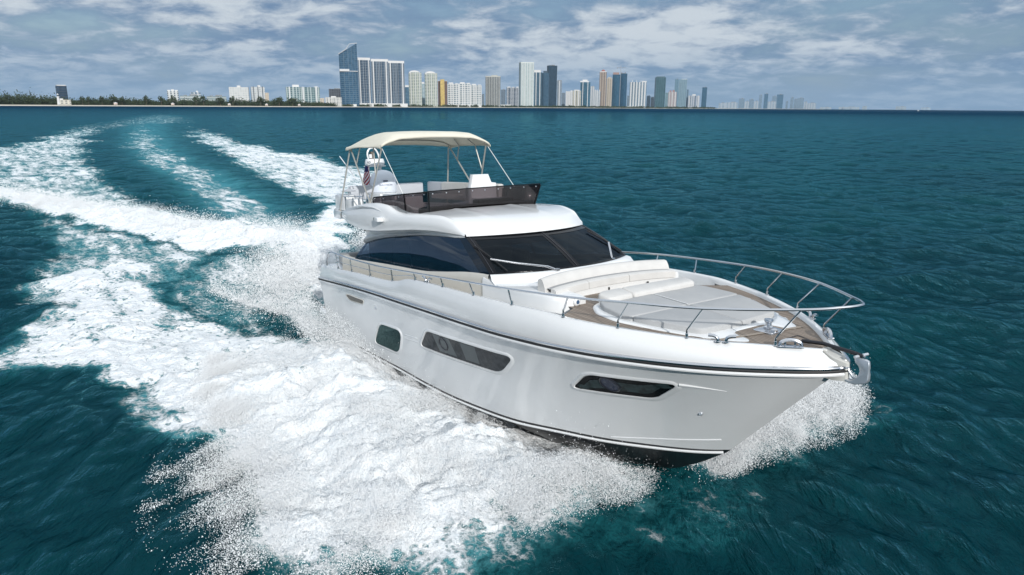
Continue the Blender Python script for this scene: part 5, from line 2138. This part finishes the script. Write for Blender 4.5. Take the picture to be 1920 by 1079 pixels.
# the blue tower with the slanted roof
bt = B("glass_tower", 636.5, 671.5, 85, "tall blue glass tower with slanted stepped roof, tallest on the shore", facade((.12, .19, .25), (.020, .060, .105), 7.0, 14, .20, .10), kind='bow', off=100, yaw=.0, depth=.75, slant=(.175, .0), podium=(.1, .5, 9))
h_bt = far_z(654, 85, far_d(654) + 100) - 3
w_bt = 35 / FPX * .969 * (far_d(654) + 100) * .97
mb = MB()
for t in np.linspace(0.02, .60, 5):
    x = w_bt * (t - .5)
    z = h_bt * (1 - .175 * (1 - t))
    mb.box((x + 2.5, -10, z + .8), (2.2, 40, 2.0))
mb.tube([(w_bt * -.5, -34, h_bt * .828), (w_bt * -.1, -38, h_bt * .90), (w_bt * .1, -39, h_bt * .985), (w_bt * .5, -33, h_bt * 1.002)], 1.1, 6)
mb.build("roof_fins", PIER, bt, smooth=False)
mb = MB()
mb.box((w_bt * -.22, -w_bt * .75 * .59, h_bt * .575), (w_bt * .52, 10, 8.0))
mb.box((w_bt * .27, -w_bt * .75 * .55, h_bt * .562), (w_bt * .44, 10, 2.2))
mb.build("sky_terrace", PIER, bt, smooth=False)
# three striped towers
tri = facade((.20, .25, .30), (.020, .042, .070), 6.0, 16, .25, .22)
for x0, x1, yt, lb in ((672.5, 696.5, 112, "white and navy striped tower touching the blue slanted tower, tallest of three alike"), (696, 729.5, 114.5, "white and navy striped tower, middle of three alike"), (728, 759.5, 117.5, "white and navy striped tower, right-hand one of three alike")):
    B("striped_tower", x0, x1, yt + 3.5, lb, tri, kind='stag', off=110, yaw=.06, depth=.5, piers=4, pier_w=.30, cap=[(0, 1.0, 1.0, 9)], group="three striped towers", podium=(.05, 1.15, 13))
B("glass_tower", 759.5, 767.5, 165, "small blue tower with white cap between striped and arched towers", facade((.15, .24, .30), (.03, .08, .13), 6.6, 0, .3), kind='round', off=500, depth=1, cap=[(0, .9, .9, 8)])
arch_f = facade((.64, .65, .56), (.11, .15, .145), 6.2, 9, .36, .24)
for x0, x1, yt, lb in ((766, 791, 138, "cream arched-top tower, left one of the twin pair"), (796, 820.5, 139.5, "cream arched-top tower, right one of the twin pair, beside the gold block")):
    B("arched_tower", x0, x1, yt, lb, arch_f, kind='bow', off=100, yaw=.05, depth=.6, crown='arch', piers=3, pier_w=.12, group="twin arched towers")
B("round_tower", 790.5, 797, 158.5, "slim pale round tower between the twin arched towers", facade((.50, .56, .58), (.14, .22, .25), 6.2, 0, .45), kind='round', off=420, depth=1, cap=[(0, .7, .7, 7)])
go = B("gold_tower", 821, 839, 154, "brown tower with a bright gold centre bay", facade((.20, .14, .10), (.07, .045, .05), 6.2, 6, .3, .3), off=130, depth=.6, cap=[(-.4, .2, .6, 1.5), (.4, .2, .6, 1.5)])
hg = far_z(830, 151, far_d(830) + 130) - 3
mb = MB(); mb.box((-1, -13, hg / 2), (19, 30, hg)); mb.build("gold_bay", facade((.54, .41, .16), (.42, .31, .11), 6.2, 5, .2, .3), go, smooth=False)
bal = facade((.70, .71, .70), (.12, .16, .18), 9.0, 13, .42, .42)
for x0, x1, yt, lb in ((839, 861, 159, "white balconied slab beside the gold tower"), (860, 883, 158.5, "white balconied slab in the middle of three joined"), (882, 903.5, 161.5, "white balconied slab at the right end of three joined")):
    B("balcony_slab", x0, x1, yt, lb, bal, kind='stag', off=110, yaw=-.05, depth=.45, cap=[(-.2, .4, .6, 6), (.3, .25, .6, 3)], piers=2, pier_w=.22, group="joined white balconied slabs", podium=(0, 1.0, 9))
gt = B("grey_tower", 909.5, 938.5, 146.5, "broad grey tower of thin vertical ribs standing on its own", facade((.26, .28, .28), (.07, .085, .095), 6.2, 0, .25), kind='bow', off=110, depth=.7, piers=9, pier_w=.28, pier_mat=mat("ribs_grey", (.42, .42, .39), .7), cap=[(0, 1.0, 1.0, 5), (.1, .4, .5, 10)], cap_mat=mat("roof_stone", (.40, .40, .36), .7))
B("apartment_block", 903, 908, 178, "small dim grey block left of the ribbed grey tower", facade((.20, .25, .29), (.08, .11, .14), 6, 0, .4), off=900, depth=.8)
B("apartment_block", 939, 948, 170, "dim grey pair of blocks right of the ribbed grey tower", facade((.18, .23, .28), (.06, .09, .12), 6, 7, .4, .4), off=900, depth=.6, kind='stag')
B("framed_tower", 949, 973, 166, "white framed dark glass block left of the pale tall tower", facade((.62, .64, .66), (.03, .05, .075), 7, 14, .14, .26), kind='stag', off=120, depth=.5, cap=[(-.3, .25, .6, 5), (.05, .2, .5, 4), (.38, .2, .6, 5)], podium=(-.6, 1.0, 14))
B("pale_tower", 972, 1001, 121, "very tall pale green white tower", facade((.55, .60, .58), (.20, .27, .28), 6.0, 11, .35, .45), off=120, yaw=.25, depth=.6, piers=5, pier_w=.16, cap=[(0, 1.0, .9, 5)], cap_mat=mat("pale_roof", (.55, .58, .54), .7))
B("blue_tower", 1001, 1015.5, 138, "blue tower with a white left edge and white top block", facade((.12, .20, .26), (.020, .055, .085), 6, 0, .25), off=150, depth=.7, piers=2, pier_w=.2, cap=[(-.1, .9, .8, 14)])
B("blue_tower", 1014.5, 1029, 139, "navy tower with a rounded top in front of the black tower", facade((.07, .14, .20), (.018, .050, .085), 6, 0, .3), kind='round', off=110, depth=.8, cap=[(0, .55, .6, 12)], cap_mat=mat("navy_top", (.03, .06, .09), .5))
B("black_tower", 1025, 1043, 125.5, "tall near black glass tower flaring towards its top", facade((.015, .04, .065), (.010, .030, .052), 6, 0, .3), off=170, yaw=.35, depth=.6, lean=.10)
B("slim_tower", 1043.5, 1053, 154, "slim grey tower with white left edge beside the black tower", facade((.34, .38, .42), (.10, .14, .18), 6, 0, .4), off=130, depth=.8, piers=1, pier_w=5.0, cap=[(0, .9, .9, 5)], cap_mat=ROOFG)
B("apartment_block", 1053, 1059.5, 175.5, "tiny dim block right of the slim grey tower", facade((.18, .23, .28), (.08, .11, .14), 6, 6, .4, .4), off=700, depth=.8)
B("apartment_slab", 1060, 1074, 173, "small white slab with black stripes", facade((.62, .63, .63), (.05, .07, .09), 6, 12, .15, .5), off=150, depth=.5, piers=4, pier_w=.4, cap=[(.3, .2, .5, 6)])
B("apartment_slab", 1073, 1089, 171.5, "cream striped slab left of the teal blue tower", facade((.62, .60, .50), (.07, .085, .10), 6, 12, .2, .4), kind='bow', off=140, depth=.5, piers=2, pier_w=.25, cap=[(0, .6, .6, 5)])
B("blue_tower", 1087.5, 1106.5, 156, "teal blue tower with a white crown", facade((.10, .19, .26), (.012, .060, .095), 6, 0, .22), kind='bow', off=130, depth=.7, piers=2, pier_w=.12, cap=[(-.1, .9, .8, 8), (-.05, .5, .6, 16)])
B("stepped_tower", 1106, 1114, 164, "grey white stepped tower, taller half beside the teal tower", facade((.42, .46, .50), (.12, .16, .20), 6, 10, .3, .4), off=160, depth=.7, piers=2, pier_w=.3)
B("stepped_tower", 1113.5, 1125.5, 170, "grey white stepped tower, lower half with slanted white roof", facade((.50, .54, .57), (.14, .18, .22), 6, 10, .3, .4), off=150, depth=.7, piers=3, pier_w=.3, slant=(.0, .10))
B("beige_tower", 1122.5, 1136, 137.5, "tall beige and brown tower with a red domed top", facade((.34, .27, .22), (.09, .075, .075), 6, 12, .3, .35), off=190, depth=.8, piers=3, pier_w=.2, pier_mat=mat("beige_pier", (.45, .40, .33), .7), crown='dome', cap=[(0, .9, .9, 5)])
B("beige_tower", 1136, 1147, 149, "shorter beige tower right of the red domed tower", facade((.46, .41, .34), (.14, .13, .12), 6, 10, .3, .45), off=190, depth=.8, piers=3, pier_w=.25, pier_mat=mat("sand_pier", (.50, .45, .37), .7), cap=[(0, .6, .7, 9)], cap_mat=mat("sand_roof", (.42, .38, .32), .7))
ct = B("unfinished_tower", 1147, 1161.5, 142, "blue tower under construction, left half with rusty top", facade((.05, .13, .19), (.010, .050, .090), 6, 0, .2), kind='bow', off=140, depth=.8, cap=[(-.05, .8, .8, 14)], cap_mat=mat("raw_concrete", (.30, .20, .17), .8))
B("unfinished_tower", 1161, 1174.5, 140, "blue tower under construction, right half with open top floor", facade((.04, .11, .17), (.008, .045, .085), 6, 0, .2), kind='bow', off=150, depth=.8, cap=[(-.1, .75, .8, 3), (-.3, .1, .5, 10), (.2, .12, .5, 10)], cap_mat=ROOFG)
d = far_d(1161) + 160
mb = MB()
zb, ztop = 3, far_z(1161, 126, d)
mb.box((0, 0, (ztop + zb) / 2), (3.0, 3.0, ztop - zb))
crn = mb.build("tower_crane", mat("crane_steel", (.25, .26, .28), .6), smooth=False)
crn.location = (far_x(1161, d), d, 0)
tag(crn, "tower crane rising above the unfinished blue tower", "crane")
mb = MB(); mb.box((4, 0, ztop - 12), (58, 2.2, 2.4)); mb.box((-24, 0, ztop - 15), (7, 3, 5))
mb.build("jib", crn.data.materials[0], crn, smooth=False)
B("striped_slab", 1179.5, 1212, 156, "broad white slab of dark vertical stripes with thin masts", facade((.55, .60, .64), (.05, .10, .14), 6, 0, .2), kind='bow', off=140, depth=.45, piers=6, pier_w=.48, cap=[(-.35, .03, .3, 14), (-.1, .03, .3, 14), (.15, .03, .3, 14), (.35, .28, .6, 9)], podium=(-.2, .8, 12))
B("apartment_block", 1175, 1179.5, 181, "tiny grey block between the unfinished tower and striped slab", facade((.22, .28, .33), (.09, .13, .17), 6, 0, .4), off=600, depth=.8)
B("apartment_block", 1212, 1219, 181.5, "low grey blue block right of the striped slab", facade((.26, .35, .42), (.12, .18, .24), 6, 0, .4), off=500, depth=.6)
B("apartment_block", 1219.5, 1226, 184, "low white grey block left of the dark teal tower", facade((.40, .46, .52), (.14, .19, .24), 6, 8, .4, .4), off=400, depth=.6)
B("teal_tower", 1226, 1247, 147, "dark teal glass tower with ragged balcony edge", facade((.08, .16, .19), (.018, .055, .070), 9, 17, .2, .15), off=150, yaw=.2, depth=.6, cap=[(0, .8, .8, 6)], cap_mat=mat("teal_roof", (.06, .11, .13), .6))
B("apartment_block", 1246.5, 1252, 175.5, "narrow teal grey block right of the dark teal tower", facade((.22, .33, .37), (.09, .16, .19), 6, 0, .4), off=200, depth=.8)
B("apartment_block", 1252, 1268.5, 174, "beige stepped block with red roof turrets", facade((.46, .40, .40), (.18, .17, .19), 6, 10, .3, .5), kind='stag', off=300, depth=.5, piers=3, pier_w=.3, cap=[(-.25, .2, .4, 12), (.1, .25, .4, 14)], cap_mat=mat("faded_red_roof", (.30, .18, .17), .8))
B("grey_blue_tower", 1263, 1270, 150.5, "slim grey blue tower behind the red turreted block", facade((.18, .28, .34), (.07, .14, .19), 6, 0, .35), off=420, depth=.8)
B("grey_blue_tower", 1270.5, 1286.5, 151, "broad grey blue tower with white roof band", facade((.26, .36, .41), (.08, .15, .20), 6, 14, .35, .3), off=380, depth=.6, cap=[(.15, .7, .9, 5)], cap_mat=mat("pale_blue_roof", (.45, .52, .56), .7))
B("apartment_block", 1286, 1289.5, 169.5, "thin slate block touching the broad grey blue tower", facade((.14, .22, .28), (.07, .12, .16), 6, 0, .35), off=450, depth=.9)
B("apartment_slab", 1290, 1312, 181, "cluster block of white and slate bays left of the last tower", facade((.48, .52, .57), (.10, .14, .19), 6, 22, .15, .5), kind='stag', off=250, depth=.4, piers=4, pier_w=.25, cap=[(-.02, .3, .6, 12)])
B("blue_tower", 1315, 1324.5, 165.5, "lone slim blue tower, last of the near skyline", facade((.06, .15, .22), (.015, .060, .105), 6, 0, .25), off=150, depth=.8)
# the distant cluster
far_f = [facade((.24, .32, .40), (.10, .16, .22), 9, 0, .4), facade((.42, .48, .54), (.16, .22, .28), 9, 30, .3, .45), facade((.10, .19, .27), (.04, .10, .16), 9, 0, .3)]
FARB = [
    (1348, 1362, 195, 1, "low hazy white row at the start of the distant skyline"), (1362, 1385, 193.6, 1, "long low hazy row beside the first distant tower"),
    (1385, 1396, 186.5, 0, "hazy grey block with stepped top, first of the distant towers"), (1396, 1404, 192, 1, "low hazy white block right of the first distant tower"),
    (1404, 1413, 188, 0, "hazy pale block left of the thin distant towers"), (1413, 1422, 191.5, 1, "low pale block before the thin distant pair"),
    (1422, 1428, 180, 0, "thin hazy tower left of the darkest distant tower"), (1431.5, 1439, 177.5, 2, "darkest tower of the distant cluster"),
    (1439, 1457, 192, 1, "low hazy white row right of the darkest distant tower"), (1446.5, 1456, 182, 0, "hazy grey tower left of the broad distant tower"),
    (1455.5, 1468, 178.8, 2, "broad slate tower of the distant cluster"), (1472.5, 1477, 191.8, 0, "small hazy stub right of the broad distant tower"),
    (1481, 1487, 184.2, 0, "hazy slim tower, first beyond the broad distant tower"), (1488, 1494, 187.5, 0, "hazy short tower between slim distant towers"),
    (1494.5, 1507, 185.5, 0, "hazy broad pale tower near the end of the distant skyline"), (1507, 1513, 192.5, 1, "low hazy block at the end of the distant towers"),
    (1513, 1532, 195, 1, "hazy white striped row ending the distant skyline"),
]
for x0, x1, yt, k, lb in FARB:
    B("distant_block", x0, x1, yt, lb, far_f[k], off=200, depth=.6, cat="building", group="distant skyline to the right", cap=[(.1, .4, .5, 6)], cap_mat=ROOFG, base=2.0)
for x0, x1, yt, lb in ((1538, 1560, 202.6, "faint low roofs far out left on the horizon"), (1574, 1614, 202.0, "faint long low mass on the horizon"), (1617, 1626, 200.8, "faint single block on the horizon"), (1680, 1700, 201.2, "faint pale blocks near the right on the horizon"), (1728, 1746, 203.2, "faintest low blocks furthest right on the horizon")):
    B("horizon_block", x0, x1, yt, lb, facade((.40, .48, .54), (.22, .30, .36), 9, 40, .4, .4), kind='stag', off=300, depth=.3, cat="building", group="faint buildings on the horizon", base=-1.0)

# --- lifeguard huts on the sand
HUT = [(217, 193.2, "small pale hut alone on the beach left of the halls"), (324, 193.8, "small hut on the beach below the white arched block"), (430, 195.2, "small hut on the beach below the wide white slab"), (500, 196.0, "small hut on the beach below the narrow cream block"), (561, 196.6, "small hut on the beach below the green glass slab")]
for px, py, lb in HUT:
    d = far_d(px) + 34
    h = empty("lifeguard_hut", (far_x(px, d), d, 1.9))
    tag(h, lb, "beach hut", "lifeguard huts on the beach")
    mb = MB(); mb.box((0, 0, 4.2), (7, 5, 3.6)); mb.build("cabin", mat("hut_paint", (.62, .50, .44), .8), h, smooth=False)
    mb = MB(); mb.add([(-4.5, -3.5, 6), (4.5, -3.5, 6), (4.5, 3.5, 6), (-4.5, 3.5, 6), (0, 0, 8.6)], [(0, 1, 4), (1, 2, 4), (2, 3, 4), (3, 0, 4), (3, 2, 1, 0)]); mb.build("roof", PIER, h, smooth=False)
    for x in (-3, 3):
        for y in (-2, 2):
            mb = MB(); mb.box((x, y, 1.2), (.5, .5, 2.6)); mb.build("leg", PIER, h, smooth=False)

# --- trees
LEAF = mat("dark_foliage", (.02, .04, .015), .8)
n = NT(LEAF)
oi = n.new("ShaderNodeObjectInfo")
g = n.noise(n.obj(), .12, 4.0, .6)
n.link(n.mix(n.ramp(g, .3, .7), (.014, .026, .013, 1), (.045, .070, .026, 1)), n.b.inputs["Base Color"])
BARK = mat("bark", (.10, .08, .06), .9)


def leaf_cards(P, size):
    k = len(P)
    a = RNG.normal(size=(k, 3)); a /= np.linalg.norm(a, axis=1)[:, None]
    b = np.cross(a, RNG.normal(size=(k, 3))); b /= np.linalg.norm(b, axis=1)[:, None]
    s = (np.asarray(size) * RNG.uniform(.5, 1.3, k))[:, None]
    V = np.stack([P - a * s - b * s * .6, P + a * s - b * s * .6, P + a * s + b * s * .6, P - a * s + b * s * .6], 1)
    return V.reshape(-1, 3), np.arange(4 * k).reshape(-1, 4)


pts = []
for px in np.arange(-160, 1345, 3.0):
    d0 = far_d(px)
    dens = 1.0 if px < 610 else (.55 if px < 1340 else 0)
    hs = float(sm(px, [(-160, 23), (60, 23), (100, 17), (140, 13), (200, 15), (300, 14), (420, 15), (560, 16), (620, 10), (640, 8), (1345, 10)]))
    hs *= 1.05 + .40 * float(fbm(np.array([px / 22.0]), np.array([3.0]), 3)[0])
    for _ in range(6 if px < 610 else 3):
        if RNG.random() > dens:
            continue
        d = d0 + (RNG.uniform(64, 110) if px < 610 else RNG.uniform(60, 82))
        h = max(3.0, hs * RNG.uniform(.6, 1.1))
        w = d0 * .0024
        k = 26
        q = RNG.normal(size=(k, 3)) * (w * .7, w * .7, h * .30)
        q[:, 2] = np.abs(q[:, 2] + h * .45)
        pts.append(q + np.array([far_x(px + RNG.uniform(-2, 2), d), d, 2.6]))
pts = np.concatenate(pts)
V_, F_ = leaf_cards(pts, 1.6 * np.clip(pts[:, 1:2] / 2000, .8, 2.5)[:, 0])
tl = fast_mesh("shore_treeline", V_, F_, [LEAF], smooth=False)
tag(tl, "dark green band of trees behind the far beach", "trees", kind="stuff")


def make_tree(px, top, wpx, spread):
    d = far_d(px) + 60
    h = far_z(px, top, d) - 2.6
    w = wpx / FPX * d
    t = empty("shore_tree", (far_x(px, d), d, 2.6))
    mb = MB()
    mb.tube([(0, 0, 0), (.2, 0, h * .4), (.0, 0, h * .8)], [w * .04 + .3, w * .03 + .2, .15], 6)
    for a in (0.4, 2.2, 4.0):
        mb.tube([(0, 0, h * .45), (math.cos(a) * w * .3, math.sin(a) * w * .2, h * .75)], [.25, .08], 5)
    mb.build("trunk", BARK, t)
    k = 150
    q = RNG.normal(size=(k, 3)); q /= np.linalg.norm(q, axis=1)[:, None]
    q *= (RNG.random(k) ** .4)[:, None]
    lob = 1 + .35 * np.sin(q[:, 0] * 5 + px) * np.cos(q[:, 2] * 4)
    q = q * np.array([w * .55, w * .5, h * .33]) * lob[:, None] + np.array([0, 0, h * .66])
    V_, F_ = leaf_cards(q, .085 * w + .25)
    c = fast_mesh("crown", V_, F_, [LEAF], smooth=False)
    c.parent = t
    return t


for px, top, w, lb in ((155, 181, 8, "bushy tree on the beach right of the lighthouse tower"), (166, 181.5, 7, "smaller bushy tree second from the lighthouse tower"), (192, 181, 10, "broad tree left of the lone pale hut"), (213, 180, 13, "wide clump of tall trees above the lone pale hut"), (229, 182.5, 8, "round tree just right of the wide tall clump"), (274.5, 180, 9, "lone rounded tree standing clear of the treeline"), (303, 181, 9, "tree left of the small white arched block"), (325, 181, 10, "tree in front of the small white arched block"), (368, 181.5, 12, "tree in front of the white framed hall"), (382, 180.5, 10, "tallest tree right of the white framed hall"), (413, 183, 13, "spreading tree in front of the low grey green hall"), (437, 183, 12, "spreading tree before the wide white slab's left end"), (489, 183.5, 14, "spreading tree before the white slab with the dark recess"), (524, 182.5, 13, "lone broad tree between the white slabs and the green glass slab"), (549, 184, 18, "wide tree before the green glass slab")):
    tag(make_tree(px, top, w, 1), lb, "tree", "taller trees along the beach")

# --- small white boat far out near the horizon
bd = 3600
bt_ = empty("motor_boat", (far_x(1722, bd), bd, 0), (0, 0, .5))
tag(bt_, "tiny white motor boat far off near the horizon at the right", "boat")
mb = MB()
mb.prism([(-6, -1.8), (4, -1.8), (7.5, 0), (4, 1.8), (-6, 1.8)], -.4, 1.5, .1)
mb.build("hull", GEL, bt_)
mb = MB(); mb.box((-.5, 0, 2.4), (5, 2.6, 2.0), .3); mb.build("cabin", GEL, bt_)
mb = MB(); mb.box((1.6, 0, 2.6), (1.2, 2.4, 1.0), .2); mb.build("windscreen", BLACKG, bt_)

# ------------------------------------------------------------------ thin sea air
hz = MB()
hz.box((0, 0, 148), (25400, 25400, 304))
hm = bpy.data.materials.new("sea_air")
hm.use_nodes = True
n = NT(hm)
n.t.nodes.remove(n.b)
pv = n.new("ShaderNodeVolumePrincipled")
pv.inputs["Color"].default_value = (.62, .76, .88, 1)
pv.inputs["Density"].default_value = 1.8e-5
n.link(pv.outputs[0], n.t.nodes["Material Output"].inputs["Volume"])
hb = hz.build("haze", hm, None, smooth=False)
hb.location = (0, 0, 0)
tag(hb, "thin pale blue sea air over the whole bay", "haze", kind="stuff")
